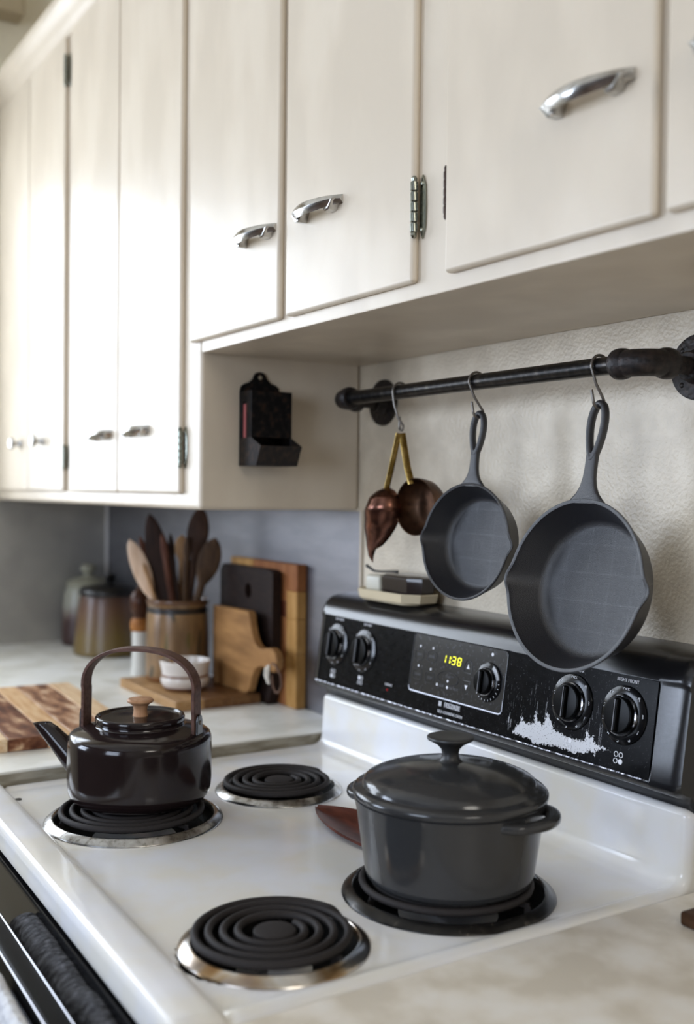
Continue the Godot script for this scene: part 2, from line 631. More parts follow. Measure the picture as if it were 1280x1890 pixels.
# ---------------------------------------------------------------- counters, backsplash
func counters() -> void:
	var lam := textured(mat(Color.WHITE, 0.34), noise(41, 0.011, [[0.25, "e0ded4"], [0.45, "ebe9e0"], [0.6, "f0efe8"], [0.8, "f3f2ed"]], 256, 5), V(2.4, 2.4, 2.4))
	var lam2 := textured(mat(Color.WHITE, 0.36), noise(42, 0.013, [[0.22, "cdc3b2"], [0.42, "d8cfc0"], [0.55, "dfd7ca"], [0.78, "e4ded4"]], 256, 5), V(3.0, 3.0, 3.0))
	var edge := textured(mat(Color.WHITE, 0.4), noise(43, 0.02, [[0.3, "857d6c"], [0.7, "a39c8c"]], 128, 4), V(5, 20, 5))
	var base := mat(Color(0.85, 0.83, 0.78), 0.4)
	var t := thing("kitchen_counter", "pale speckled laminate counter left of the stove holding boards and crocks", "counter")
	var p := PackedVector2Array([Vector2(-1.6165, 0.0005), Vector2(-0.386, 0.0005), Vector2(-0.3835, 0.003), Vector2(-0.3835, 0.636), Vector2(-0.387, 0.64), Vector2(-1.6165, 0.64)])
	var b := MB.new()
	var flatx := Transform3D(Basis(V(1, 0, 0), V(0, 0, 1), V(0, -1, 0)), Vector3.ZERO)   # polygon x,y -> world x,z; depth -> -y
	b.prism(p, -0.936, -0.900, 0.0012, flatx)
	obj("worktop", b, lam, t)
	b = MB.new()
	b.box(V(-0.3836, 0.902, 0.003), V(-0.3815, 0.9325, 0.638), 0.0006)
	obj("edge_strip", b, edge, t)
	b = MB.new()
	b.box(V(-1.6165, 0.0, 0.001), V(-0.386, 0.8995, 0.60), 0.002)
	obj("base_cupboard", b, base, t)
	t = thing("kitchen_counter", "mottled beige stone laminate counter right of the stove in the foreground", "counter")
	b = MB.new()
	b.box(V(0.3835, 0.880, 0.0005), V(1.9, 0.9155, 0.66), 0.0025, Transform3D.IDENTITY, 2)
	obj("worktop", b, lam2, t)
	b = MB.new()
	b.box(V(0.386, 0.0, 0.001), V(1.9, 0.8795, 0.62), 0.002)
	obj("base_cupboard", b, base, t)
	# steel sheets on the wall behind the left counter
	var steel := textured(mat(Color.WHITE, 0.38, 0.9), noise(44, 0.02, [[0.3, "808086"], [0.7, "88888e"]], 256, 4), V(1.2, 5, 5))
	b = MB.new()
	b.box(V(-1.612, 0.9362, 0.0004), V(-0.372, 1.304, 0.0024), 0.0005)
	tag(obj("backsplash_sheet", b, steel), "brushed grey steel sheet on the wall behind the utensil crock", "backsplash")
	b = MB.new()
	b.box(V(-1.6165, 0.9362, 0.006), V(-1.6143, 1.304, 0.52), 0.0005)
	tag(obj("backsplash_sheet", b, textured(mat(Color.WHITE, 0.5, 0.55), noise(46, 0.02, [[0.3, "a5a39e"], [0.7, "b0aea8"]], 128, 4), V(2, 2, 2))), "dull dark grey metal sheet on the end wall at far left", "backsplash")
	var tr := mat(Color(0.80, 0.79, 0.78), 0.3, 0.6)
	b = MB.new()
	b.box(V(-1.612, 0.9362, 0.0026), V(-1.600, 1.304, 0.012), 0.002)
	struct("trim_3", b, tr)
	b = MB.new()
	b.box(V(-0.3718, 0.9362, 0.0004), V(-0.366, 1.306, 0.0045), 0.001)
	struct("trim_4", b, paint)

# ---------------------------------------------------------------- the stove
const YC := 0.915
const BURNERS := [[-0.1542, 0.4848, 0.1133], [-0.178, 0.2611, 0.090], [0.2709, 0.5106, 0.090], [0.2494, 0.2904, 0.1133]]

func front_shift(x: float, z: float) -> float:
	return z + 0.0225 * (x + 0.2) * clampf((z - 0.56) / 0.04, 0.0, 1.0)

func cooktop() -> MB:
	var zy := []
	for p in [Vector2(0.58, 0.893), Vector2(0.640, 0.893), Vector2(0.6465, 0.8945), Vector2(0.6480, 0.898), Vector2(0.6480, 0.905), Vector2(0.6476, 0.914), Vector2(0.6466, 0.9195), Vector2(0.6450, 0.9228), Vector2(0.6425, 0.9246), Vector2(0.6385, 0.9253), Vector2(0.628, 0.9252), Vector2(0.612, 0.9248), Vector2(0.6050, 0.9240), Vector2(0.6010, 0.9212), Vector2(0.5988, 0.9172), Vector2(0.5955, 0.9153)]:
		zy.append([p, 0])
	var nz := 112
	for i in nz:
		zy.append([Vector2(lerpf(0.592, 0.100, float(i) / (nz - 1)), YC), 1])
	for i in 9:
		var a := PI / 2 * i / 8.0
		zy.append([Vector2(0.094 - 0.020 * sin(a), YC + 0.020 * (1 - cos(a))), 2])
	for i in 6:
		zy.append([Vector2(lerpf(0.0738, 0.0712, i / 5.0), lerpf(0.942, 0.990, i / 5.0)), 3])
	for i in 6:
		var a := PI / 2 * (i + 1) / 6.0
		zy.append([Vector2(0.0711 - 0.008 * (1 - cos(a)), 0.992 + 0.008 * sin(a)), 3])
	zy.append([Vector2(0.045, 1.0), 3])
	zy.append([Vector2(0.03, 0.99), 4])
	zy.append([Vector2(0.03, 0.893), 4])
	var xs := []
	for i in 9:
		xs.append(-0.381 + 0.013 * (1 - cos(PI / 2 * i / 8.0)))
	for i in 168:
		xs.append(lerpf(-0.364, 0.364, i / 167.0))
	for i in 9:
		xs.append(0.381 - 0.013 * (1 - cos(PI / 2 * (8 - i) / 8.0)))
	var rings := []
	var cap := PackedVector2Array()
	for x in xs:
		var ring := PackedVector3Array()
		var e := maxf(0.0, absf(x) - 0.368)
		var drop := 0.013 - sqrt(maxf(0.0, 0.013 * 0.013 - e * e))
		var rim := 0.0036 * smoothstep(0.356, 0.369, absf(x))
		for q in zy:
			var z: float = q[0].x
			var y: float = q[0].y
			if q[1] == 1:
				y += rim - drop * 0.55
				for bn in BURNERS:
					var r := Vector2(x - bn[0], z - bn[1]).length()
					y -= 0.034 * (1.0 - smoothstep(bn[2] - 0.0125, bn[2] - 0.0065, r))
			elif q[1] == 2:
				var k := clampf((y - YC) / 0.02, 0.0, 1.0)
				y += (rim - drop * 0.55) * (1.0 - k)
				z -= drop * 0.9
			elif q[1] == 3:
				z -= drop * 0.9
				y -= drop * 0.7 * smoothstep(0.975, 1.0, y)
			elif q[1] == 0 and y > 0.9:
				y -= drop * 0.5
			ring.append(V(x, y, front_shift(x, z)))
		rings.append(ring)
	for p in rings[0]:
		cap.append(Vector2(p.z, p.y))
	var b := MB.new()
	b.loft(rings, false, cap)
	return b

func panel_texture() -> ImageTexture:
	# paint on the control panel: black, scratched, with one bare worn patch; 0.702 x 0.111 m from x = -0.365, y = 1.0243
	var W := 1536
	var H := 243
	var im := Image.create(W, H, false, Image.FORMAT_RGB8)
	var rng := RandomNumberGenerator.new()
	rng.seed = 7
	var n := FastNoiseLite.new()
	n.seed = 5
	n.frequency = 0.02
	var n2 := FastNoiseLite.new()
	n2.seed = 6
	n2.frequency = 0.16
	for y in H:
		for x in W:
			var k := 0.065 + 0.03 * n.get_noise_2d(x, y * 1.5)
			if n2.get_noise_2d(x * 1.6, y) > 0.56:
				k += 0.20
			im.set_pixel(x, y, Color(k, k, k * 1.06))
	var put := func(x: float, y: float, c: float, a: float) -> void:
		var px := int(x)
		var py := int(y)
		if px < 0 or py < 0 or px >= W or py >= H:
			return
		var o := im.get_pixel(px, py)
		im.set_pixel(px, py, o.lerp(Color(c, c, c * 1.02), a))
	for i in 2000:   # small scratches, denser round the middle
		var x := rng.randf_range(0, W)
		var y := rng.randf_range(0, H)
		if absf(x - 1010) > 420 and rng.randf() < 0.55:
			continue
		var a := rng.randf_range(0, PI)
		var l := rng.randf_range(1, 9)
		var s := rng.randf_range(0.05, 0.4)
		for q in int(l):
			put.call(x + cos(a) * q, y + sin(a) * q, 0.8, s)
	# the worn patch and its streaks (metres on the panel)
	var poly := PackedVector2Array()
	for p in [[.113, 1.035], [.118, 1.042], [.125, 1.049], [.126, 1.061], [.129, 1.053], [.138, 1.050], [.150, 1.054], [.1515, 1.069], [.156, 1.057], [.167, 1.053], [.1705, 1.071], [.180, 1.060], [.184, 1.053], [.197, 1.050], [.212, 1.0475], [.227, 1.048], [.237, 1.050], [.239, 1.063], [.245, 1.054], [.249, 1.059], [.252, 1.050], [.256, 1.049], [.268, 1.048], [.280, 1.046], [.265, 1.0455], [.256, 1.042], [.2555, 1.035], [.252, 1.040], [.239, 1.036], [.224, 1.032], [.205, 1.034], [.180, 1.033], [.160, 1.030], [.150, 1.0285], [.146, 1.034], [.132, 1.033]]:
		poly.append(Vector2((p[0] + 0.365) / 0.702 * W, (1.1353 - p[1]) / 0.111 * H))
	for y in range(110, H):
		for x in range(1000, 1460):
			var w := Vector2(n2.get_noise_2d(x * 2.0, y * 2.0), n2.get_noise_2d(x * 2.0 + 500, y * 2.0)) * 3.5 + Vector2(n2.get_noise_2d(x * 0.6, y * 0.6 + 77), n2.get_noise_2d(x * 0.6 + 900, y * 0.6)) * 9.0
			var inside := Geometry2D.is_point_in_polygon(Vector2(x, y) + w, poly)
			if inside and n2.get_noise_2d(x * 1.3 + 90, y * 1.3) < 0.5:
				var k := 0.82 + 0.03 * n2.get_noise_2d(x * 3.0, y * 3.0)
				im.set_pixel(x, y, Color(k, k, k * 1.015))
	for i in 90:
		var x := (rng.randf_range(0.095, 0.265) + 0.365) / 0.702 * W
		var y := rng.randf_range(60, 200)
		for q in int(rng.randf_range(3, 26)):
			put.call(x + q * 0.06, y + q, 0.75, rng.randf_range(0.1, 0.8))
	for s in [[0.262, 1.046, 1.075], [0.259, 1.05, 1.07], [0.104, 1.036, 1.058], [0.103, 1.045, 1.052], [0.1075, 1.04, 1.05], [0.168, 1.06, 1.082], [0.152, 1.06, 1.08]]:
		for q in 60:
			var yy := lerpf(s[1], s[2], q / 59.0)
			for k in 3:
				put.call((s[0] + 0.365 + 0.0015 * n2.get_noise_2d(q * 6, 3)) / 0.702 * W + k, (1.1353 - yy) / 0.111 * H, 0.72, rng.randf_range(0.0, 0.9))
	for i in 260:   # worn lower edge
		put.call(rng.randf_range(120, 1500), H - rng.randf_range(1, 5), 0.7, rng.randf_range(0.1, 0.7))
	return ImageTexture.create_from_image(im)

var panel_xf: Transform3D

func on_panel(x: float, y: float, lift := 0.0) -> Vector3:   # x, y as in the scene; lift along the panel's normal
	return V(x, y, 0.0775 - 0.14 * (y - 1.0813)) + V(0, 0.1386, 0.9903) * lift

func panel_text(parent: Node3D, text: String, x: float, y: float, h: float, m: Material, bold := false, narrow := 1.0) -> void:
	var b := MB.new()
	b.add_mesh(letters(text, h, 0.0003, bold), Transform3D(panel_xf.basis * Basis.from_scale(V(narrow, 1, 1)), on_panel(x, y, 0.0004)))
	obj("lettering", b, m, parent)

func disc(b: MB, c: Vector3, r: float, h := 0.0005, seg := 24) -> void:
	b.lathe([Vector2(0, 0), Vector2(r, 0), Vector2(r, h * 0.7), Vector2(r * 0.9, h), Vector2(0, h)], seg, Transform3D(Basis(panel_xf.basis.x, panel_xf.basis.z, -panel_xf.basis.y), c))

func ringp(b: MB, c: Vector3, r: float, w: float, h := 0.0005) -> void:
	b.lathe([Vector2(r - w, 0), Vector2(r, 0), Vector2(r, h), Vector2(r - w, h)], 28, Transform3D(Basis(panel_xf.basis.x, panel_xf.basis.z, -panel_xf.basis.y), c), null, true)

func burner_icon(parent: Node3D, x: float, y: float, filled: int) -> void:
	var b := MB.new()
	for i in 4:
		var c := on_panel(x + (0.0036 if i % 2 else -0.0036), y + (0.0037 if i < 2 else -0.0037), 0.0002)
		if i == filled:
			disc(b, c, 0.0031)
		else:
			ringp(b, c, 0.0031, 0.0007)
	obj("burner_symbol", b, lettering, parent)

func stove() -> void:
	var t := thing("electric_stove", "white and black electric coil stove with worn black control panel", "stove")
	obj("cooktop", cooktop(), enamel, t, 45.0)
	# body and front below the cooktop
	var b := MB.new()
	b.box(V(-0.379, 0.09, 0.03), V(0.379, 0.893, 0.598), 0.003)
	obj("body", b, enamel, t)
	b = MB.new()
	b.box(V(-0.375, 0.0, 0.06), V(0.375, 0.09, 0.58), 0.003)
	obj("plinth", b, blackp, t)
	var dk := mat(Color(0.05, 0.05, 0.055), 0.24)
	dk.metallic_specular = 0.3
	b = MB.new()   # oven door, a little out of square like the cooktop's front
	var pr := PackedVector2Array([Vector2(-0.376, 0.60), Vector2(0.376, 0.60), Vector2(0.376, front_shift(0.376, 0.651)), Vector2(-0.376, front_shift(-0.376, 0.651))])
	b.prism(pr, -0.8895, -0.20, 0.004, Transform3D(Basis(V(1, 0, 0), V(0, 0, 1), V(0, -1, 0)), Vector3.ZERO))
	var od := obj("oven_door", b, dk, t)
	b = MB.new()   # bar handle: flat-topped, on two posts
	var q := PackedVector2Array([Vector2(0.684, 0.872), Vector2(0.686, 0.886), Vector2(0.689, 0.888), Vector2(0.706, 0.888), Vector2(0.709, 0.886), Vector2(0.711, 0.872), Vector2(0.706, 0.864), Vector2(0.689, 0.864)])
	var rings := []
	for x in [-0.33, 0.33]:
		var ring := PackedVector3Array()
		for p in q:
			ring.append(V(x, p.y, front_shift(x, p.x)))
		rings.append(ring)
	b.loft(rings)
	for x in [-0.31, 0.31]:
		b.box(V(x - 0.012, 0.868, front_shift(x, 0.638)), V(x + 0.012, 0.882, front_shift(x, 0.69)), 0.003)
	var hm := mat(Color(0.03, 0.03, 0.034), 0.3)
	hm.metallic_specular = 0.12
	obj("oven_handle", b, hm, od)
	for e in [[0.6885, 0.8878], [0.7092, 0.8862]]:
		b = MB.new()
		b.tube([V(-0.33, e[1], front_shift(-0.33, e[0])), V(0.33, e[1], front_shift(0.33, e[0]))], 0.0008, 8)
		obj("handle_trim", b, mat(Color(0.75, 0.75, 0.78), 0.25, 0.8), od)
	# ---- back guard: swept profile in (z, y)
	var prof := [Vector2(0.002, 0.99), Vector2(0.060, 0.99), Vector2(0.0625, 1.004), Vector2(0.068, 1.011), Vector2(0.078, 1.014), Vector2(0.0855, 1.0185), Vector2(0.0872, 1.0235), Vector2(0.0860, 1.0262), Vector2(0.0815, 1.0262), Vector2(0.0664, 1.1337), Vector2(0.0738, 1.1352), Vector2(0.07255, 1.1402), Vector2(0.07085, 1.1452), Vector2(0.06865, 1.1502), Vector2(0.06555, 1.1552), Vector2(0.06155, 1.1592), Vector2(0.0551, 1.1632), Vector2(0.045, 1.1662), Vector2(0.032, 1.1680), Vector2(0.002, 1.1684)]
	var full := [Vector2(0.002, 0.99), Vector2(0.060, 0.99), Vector2(0.0625, 1.004), Vector2(0.068, 1.011), Vector2(0.078, 1.014), Vector2(0.0855, 1.0185), Vector2(0.0872, 1.0235), Vector2(0.0866, 1.0290), Vector2(0.0850, 1.0400), Vector2(0.0720, 1.1300), Vector2(0.0738, 1.1352), Vector2(0.07255, 1.1402), Vector2(0.07085, 1.1452), Vector2(0.06865, 1.1502), Vector2(0.06555, 1.1552), Vector2(0.06155, 1.1592), Vector2(0.0551, 1.1632), Vector2(0.045, 1.1662), Vector2(0.032, 1.1680), Vector2(0.002, 1.1684)]
	rings = []
	for s in [[-0.3795, 0.0], [-0.3785, 0.5], [-0.374, 1.0], [-0.3685, 1.0], [-0.3660, 2.0], [0.338, 2.0], [0.341, 1.0], [0.366, 1.0], [0.374, 0.9], [0.380, 0.0]]:
		var ring := PackedVector3Array()
		for i in prof.size():
			var p: Vector2 = prof[i] if s[1] > 1.5 else full[i]
			if s[1] < 1.0:   # rounded ends
				p = p.lerp(Vector2(0.03, 1.08), 0.06 * (1.0 - s[1]))
			ring.append(V(s[0], p.y, p.x))
		rings.append(ring)
	b = MB.new()
	var cap := PackedVector2Array()
	for p in rings[0]:
		cap.append(Vector2(p.z, p.y))
	b.loft(rings, false, cap)
	obj("back_guard", b, blackp, t, 50.0)
	# ---- control panel
	var tilt := atan(0.14)
	panel_xf = Transform3D(Basis(V(1, 0, 0), V(0, cos(tilt), -sin(tilt)), V(0, sin(tilt), cos(tilt))), Vector3.ZERO)
	var pt := mat(Color.WHITE, 0.20)
	pt.metallic_specular = 0.16
	pt.albedo_texture = panel_texture()
	var st := SurfaceTool.new()   # a thin plate; its face carries the worn paint
	st.begin(Mesh.PRIMITIVE_TRIANGLES)
	var c4 := [on_panel(-0.365, 1.0243), on_panel(0.337, 1.0243), on_panel(0.337, 1.1353 - 0.002), on_panel(-0.365, 1.1353 - 0.002)]
	var uvs := [Vector2(0, 1), Vector2(1, 1), Vector2(1, 0.018), Vector2(0, 0.018)]
	for k in [0, 2, 1, 0, 3, 2]:
		st.set_normal(panel_xf.basis.z)
		st.set_uv(uvs[k])
		st.add_vertex(c4[k] + panel_xf.basis.z * 0.0002)
	for e in 4:   # its edges
		var a: Vector3 = c4[e]
		var d: Vector3 = c4[(e + 1) % 4]
		var inw := panel_xf.basis.z * -0.002
		var nn: Vector3 = (d - a).cross(panel_xf.basis.z).normalized()
		for k in [a + inw * -0.1, d + inw, a + inw, a + inw * -0.1, d + inw * -0.1, d + inw]:
			st.set_normal(nn)
			st.set_uv(Vector2(0.02, 0.5))
			st.add_vertex(k)
	var panel := obj("control_panel", st.commit(), pt, t)
	# thin worn metal line along the panel's foot
	b = MB.new()
	b.tube([V(-0.372, 1.0262, 0.0866), V(0.0, 1.0260, 0.0868), V(0.332, 1.0258, 0.0866)], 0.0011, 8)
	obj("trim_line", b, textured(mat(Color.WHITE, 0.3, 0.5), noise(51, 0.03, [[0.42, "17171a"], [0.5, "c9cad6"], [0.8, "dfe0ea"]], 256, 4), V(14, 14, 14)), t)
	# oven control inset: raised frame line
	b = MB.new()
	var loop := []
	for cn in [[0.0835, 1.0570, -PI / 2], [0.0835, 1.1280, 0.0], [-0.1110, 1.1280, PI / 2], [-0.1110, 1.0570, PI]]:
		for i in 5:
			var a: float = cn[2] + PI / 2 * i / 4.0
			loop.append(on_panel(cn[0] + 0.0055 * cos(a), cn[1] + 0.0055 * sin(a), 0.0004))
	b.tube(loop, 0.0009, 8, true)
	obj("inset_frame", b, mat(Color(0.16, 0.16, 0.17), 0.25), panel)
	b = MB.new()   # its worn bright lower and right edge
	b.tube([on_panel(-0.1165, 1.0600, 0.0007), on_panel(-0.1162, 1.0560, 0.0007), on_panel(-0.1140, 1.0528, 0.0007), on_panel(-0.1110, 1.0516, 0.0007), on_panel(-0.06, 1.0515, 0.0007), on_panel(0.02, 1.0515, 0.0007), on_panel(0.0835, 1.0516, 0.0007), on_panel(0.0870, 1.0530, 0.0007), on_panel(0.0888, 1.0565, 0.0007), on_panel(0.0890, 1.070, 0.0007), on_panel(0.0890, 1.085, 0.0006)], [0.0004, 0.0008, 0.0011, 0.0012, 0.0011, 0.0011, 0.0012, 0.0011, 0.0010, 0.0006, 0.0003], 8)
	obj("worn_edge", b, mat(Color(0.80, 0.81, 0.86), 0.3, 0.3), panel)
	b = MB.new()
	var pin := PackedVector2Array()
	for p in loop:
		pin.append(Vector2(p.x, (p.y - 1.0925) / cos(tilt)))
	b.prism(pin, -0.0008, 0.0003, 0.0, Transform3D(panel_xf.basis, on_panel(0.0, 1.0925)))
	obj("oven_control_plate", b, textured(mat(Color.WHITE, 0.2), noise(53, 0.09, [[0.5, "121214"], [0.72, "1b1b1e"], [0.8, "3a3a40"]], 256, 3), V(6, 6, 6)), panel)
	# clock: 11:38 in seven segments
	var led := mat(Color(0.85, 0.85, 0.02), 0.4)
	led.emission_enabled = true
	led.emission = Color(0.95, 0.93, 0.02)
	led.emission_energy_multiplier = 0.9
	var segs := {"1": [2, 3], "3": [0, 2, 3, 4, 6], "8": [0, 1, 2, 3, 4, 5, 6]}
	var xs := [-0.0420, -0.0325, -0.0205, -0.0082]
	var txt := "1138"
	for i in 4:
		b = MB.new()
		for s in segs[txt[i]]:
			var w := 0.0034
			var h := 0.0052
			var cx: float = xs[i]
			var seg := [[-w, h, w, h], [-w, 0, -w, h], [w, 0, w, h], [w, -h, w, 0], [-w, -h, w, -h], [-w, -h, -w, 0], [-w, 0, w, 0]]
			var g: Array = seg[s]
			var A := Vector2(g[0], g[1])
			var Bp := Vector2(g[2], g[3])
			A.x += A.y * 0.12
			Bp.x += Bp.y * 0.12
			var d := (Bp - A).normalized()
			var nn := Vector2(-d.y, d.x) * 0.0009
			A += d * 0.0007
			Bp -= d * 0.0007
			b.prism(PackedVector2Array([A - d * 0.0005, A + nn, Bp + nn, Bp + d * 0.0005, Bp - nn, A - nn]), 0.0, 0.0005, 0.0, Transform3D(panel_xf.basis, on_panel(cx, 1.1058, 0.0003)))
		obj("clock_display_digit", b, led, panel)
	b = MB.new()
	for y in [1.1084, 1.1032]:
		disc(b, on_panel(-0.0265 + (y - 1.1058) * 0.12, y, 0.0003), 0.0009, 0.0004, 12)
	obj("clock_display_colon", b, led, panel)
	# touch pads, arrows, indicator dots
	var grey := mat(Color(0.30, 0.30, 0.32), 0.4)
	var dim := mat(Color(0.105, 0.105, 0.112), 0.35)
	for pd in [[-0.0995, 1.1040, "BAKE"], [-0.0698, 1.1045, "BROIL"], [-0.0995, 1.0760, "CLEAN"], [-0.0700, 1.0750, "STOP"]]:
		b = MB.new()
		var o := []
		for i in 20:
			var a := TAU * i / 20.0
			o.append(on_panel(pd[0] + 0.0105 * signf(cos(a)) * pow(absf(cos(a)), 0.6), pd[1] + 0.0075 * signf(sin(a)) * pow(absf(sin(a)), 0.6), 0.0004))
		b.tube(o, 0.0004, 6, true)
		var pad := obj("touch_pad", b, dim, panel)
		b = MB.new()
		disc(b, on_panel(pd[0] + 0.0004, pd[1] + 0.0120, 0.0003), 0.0018)
		obj("indicator_light", b, lettering, panel)
		panel_text(panel, pd[2], pd[0], pd[1], 0.0023, grey)
	b = MB.new()
	var ov := []
	for i in 28:
		var a := TAU * i / 28.0
		ov.append(on_panel(-0.0285 + 0.0235 * cos(a), 1.0800 + 0.0090 * sin(a), 0.0004))
	b.tube(ov, 0.0005, 6, true)
	obj("touch_pad", b, dim, panel)
	panel_text(panel, "START", -0.0285, 1.0825, 0.0026, grey)
	for il in [[-0.0285, 1.0765, 0.0018], [-0.0516, 1.0686, 0.0021], [-0.0283, 1.0679, 0.0021], [0.0586, 1.1250, 0.0024]]:
		b = MB.new()
		disc(b, on_panel(il[0], il[1], 0.0003), il[2])
		obj("indicator_light", b, lettering, panel)
	panel_text(panel, "LOCK", -0.0420, 1.0686, 0.0022, grey)
	panel_text(panel, "PRE-HEAT", -0.0140, 1.0679, 0.0022, grey)
	for s in [1, -1]:
		var cc := V(0.0120, 1.0883 + s * 0.0138, 0)
		b = MB.new()
		var o := []
		for p in [Vector2(-0.0075, -0.0085), Vector2(0.0075, -0.0085), Vector2(0.0080, 0.001), Vector2(0.0050, 0.0075), Vector2(0, 0.0095), Vector2(-0.0050, 0.0075), Vector2(-0.0080, 0.001)]:
			o.append(on_panel(cc.x + p.x, cc.y + p.y * s, 0.0003))
		b.tube(o, 0.0005, 6, true)
		obj("touch_pad", b, dim, panel)
		b = MB.new()
		b.prism(PackedVector2Array([Vector2(-0.003, -0.0028 * s), Vector2(0.003, -0.0028 * s), Vector2(0, 0.0038 * s)]), 0.0, 0.0005, 0.0, Transform3D(panel_xf.basis, on_panel(cc.x, cc.y, 0.0003)))
		obj("arrow_symbol", b, lettering, panel)
	# printed words
	panel_text(panel, "LEFT FRONT", -0.3240, 1.1300, 0.0030, lettering)
	panel_text(panel, "LEFT REAR", -0.2415, 1.1300, 0.0030, lettering)
	panel_text(panel, "RIGHT REAR", 0.2110, 1.1278, 0.0036, lettering)
	panel_text(panel, "RIGHT FRONT", 0.2932, 1.1278, 0.0038, lettering)
	panel_text(panel, "SURFACE", -0.1672, 1.0495, 0.0026, lettering)
	b = MB.new()
	disc(b, on_panel(-0.1686, 1.0420, 0.0002), 0.0017, 0.0012, 16)
	obj("signal_light", b, mat(Color(0.65, 0.06, 0.10), 0.2), panel)
	panel_text(panel, "FRIGIDAIRE", -0.0125, 1.0440, 0.0066, mat(Color(0.80, 0.80, 0.82), 0.4), true, 0.68)
	b = MB.new()
	b.box(V(-0.0033, -0.0033, 0.0), V(0.0033, 0.0033, 0.0005), 0.0002, Transform3D(panel_xf.basis, on_panel(-0.0395, 1.0440, 0.0001)))
	obj("brand_emblem", b, mat(Color(0.75, 0.75, 0.77), 0.4), panel)
	panel_text(panel, "SELF-CLEANING OVEN", -0.0160, 1.0338, 0.0038, lettering, false, 1.05)
	burner_icon(panel, -0.3247, 1.0430, 2)
	burner_icon(panel, -0.2437, 1.0445, 0)
	burner_icon(panel, 0.2110, 1.0410, 1)
	burner_icon(panel, 0.2913, 1.0410, 3)
	# ---- knobs
	var skirt := mat(Color(0.05, 0.05, 0.055), 0.16)
	skirt.metallic_specular = 0.35
	blackgloss.metallic_specular = 0.2
	blackgloss.roughness = 0.28
	var bezel := textured(mat(Color.WHITE, 0.14, 0.9), noise(54, 0.03, [[0.38, "1d1d1f"], [0.55, "8c8c90"], [0.7, "d8d8da"]], 128, 3), V(9, 9, 9))
	var kxf := Basis(panel_xf.basis.x, panel_xf.basis.z, -panel_xf.basis.y)
	for kb in [[-0.3247, 1.0895, 0.0335, 0], [-0.2434, 1.0895, 0.0335, 0], [0.2110, 1.0895, 0.0335, 1], [0.2930, 1.0890, 0.0335, 1], [0.0555, 1.0888, 0.0262, 2]]:
		var c := on_panel(kb[0], kb[1], 0.0004)
		var R: float = kb[2]
		var xf := Transform3D(kxf, c)
		b = MB.new()
		b.lathe([Vector2(0, 0), Vector2(R, 0), Vector2(R, 0.0008), Vector2(R * 0.985, 0.0016), Vector2(R * 0.74, 0.0042), Vector2(0, 0.0042)], 56, xf)
		var dial := obj("knob_dial", b, skirt, t)
		b = MB.new()
		var r1 := R * 0.715
		b.lathe([Vector2(r1 * 0.86, 0.0036), Vector2(r1, 0.0036), Vector2(r1 * 1.01, 0.0050), Vector2(r1 * 0.985, 0.0068), Vector2(r1 * 0.93, 0.0076), Vector2(r1 * 0.86, 0.0072)], 48, xf, null, true)
		obj("knob_bezel", b, bezel, dial)
		b = MB.new()
		var r2 := r1 * 0.90
		b.lathe([Vector2(0, 0.003), Vector2(r2, 0.003), Vector2(r2 * 0.995, 0.0098), Vector2(r2 * 0.96, 0.0118), Vector2(r2 * 0.88, 0.0128), Vector2(0, 0.0130)], 48, xf)
		b.box(V(-0.0036, 0.009, -r2 * 0.90), V(0.0036, 0.0172, r2 * 0.90), 0.0030, xf, 3)
		obj("knob_grip", b, blackgloss, dial)
		b = MB.new()   # pointer line on the grip
		b.box(V(-0.0006, 0.0168, -r2 * 0.82), V(0.0006, 0.0175, r2 * 0.82), 0.0002, xf)
		obj("pointer_line", b, mat(Color(0.42, 0.42, 0.44), 0.4), dial)
		b = MB.new()
		if kb[3] == 2:
			for i in 14:
				var a := deg_to_rad(75.0 + 15.0 * i)
				var up := V(sin(a), 0, -cos(a))
				b.box(V(-0.0004, 0, R * 0.82), V(0.0004, 0.0005, R * 0.97), 0.0001, xf * Transform3D(Basis(Vector3.UP, PI - a), V(0, 0.0022, 0)))
			obj("dial_marks", b, lettering, dial)
			b = MB.new()   # bare worn wedge
			var pts := PackedVector2Array()
			for i in 9:
				var a := deg_to_rad(lerpf(28, 78, i / 8.0))
				pts.append(Vector2(sin(a), cos(a)) * R * 0.97)
			for i in 9:
				var a := deg_to_rad(lerpf(78, 28, i / 8.0))
				pts.append(Vector2(sin(a), cos(a)) * R * 0.73)
			b.prism(pts, 0.0012, 0.0038, 0.0, Transform3D(panel_xf.basis, c))
			obj("dial_wedge", b, mat(Color(0.62, 0.62, 0.63), 0.35, 0.3), dial)
		else:
			var marks := [["OFF", 3.0], ["HI", 44.0], ["8", 84.0], ["7", 122.0], ["6", 152.0], ["5", 186.0], ["4", 218.0], ["3", 255.0], ["2", 284.0], ["LO", 320.0]]
			for mk in marks:
				var a := deg_to_rad(mk[1])
				var pos := c + panel_xf.basis * V(sin(a) * R * 0.865, cos(a) * R * 0.865, 0.0026)
				b.add_mesh(letters(mk[0], 0.0042, 0.0006), Transform3D(panel_xf.basis, pos))
			obj("dial_numerals", b, lettering, dial)
	# ---- burners: pan, ring, coil
	for i in 4:
		var bn: Array = BURNERS[i]
		var R: float = bn[2]
		var at := V(bn[0], YC, bn[1])
		b = MB.new()
		var pr2 := [Vector2(R - 0.0118, 0.0064), Vector2(R - 0.0142, 0.002), Vector2(R - 0.024, -0.013), Vector2(R - 0.05, -0.021), Vector2(0.022, -0.025), Vector2(0, -0.025), Vector2(0, -0.027), Vector2(0.022, -0.027), Vector2(R - 0.049, -0.023), Vector2(R - 0.0225, -0.015), Vector2(R - 0.0130, 0.001), Vector2(R - 0.0106, 0.0056)]
		b.lathe(pr2, 64, Transform3D(Basis.IDENTITY, at))
		var pan := obj("drip_pan", b, soot, t)
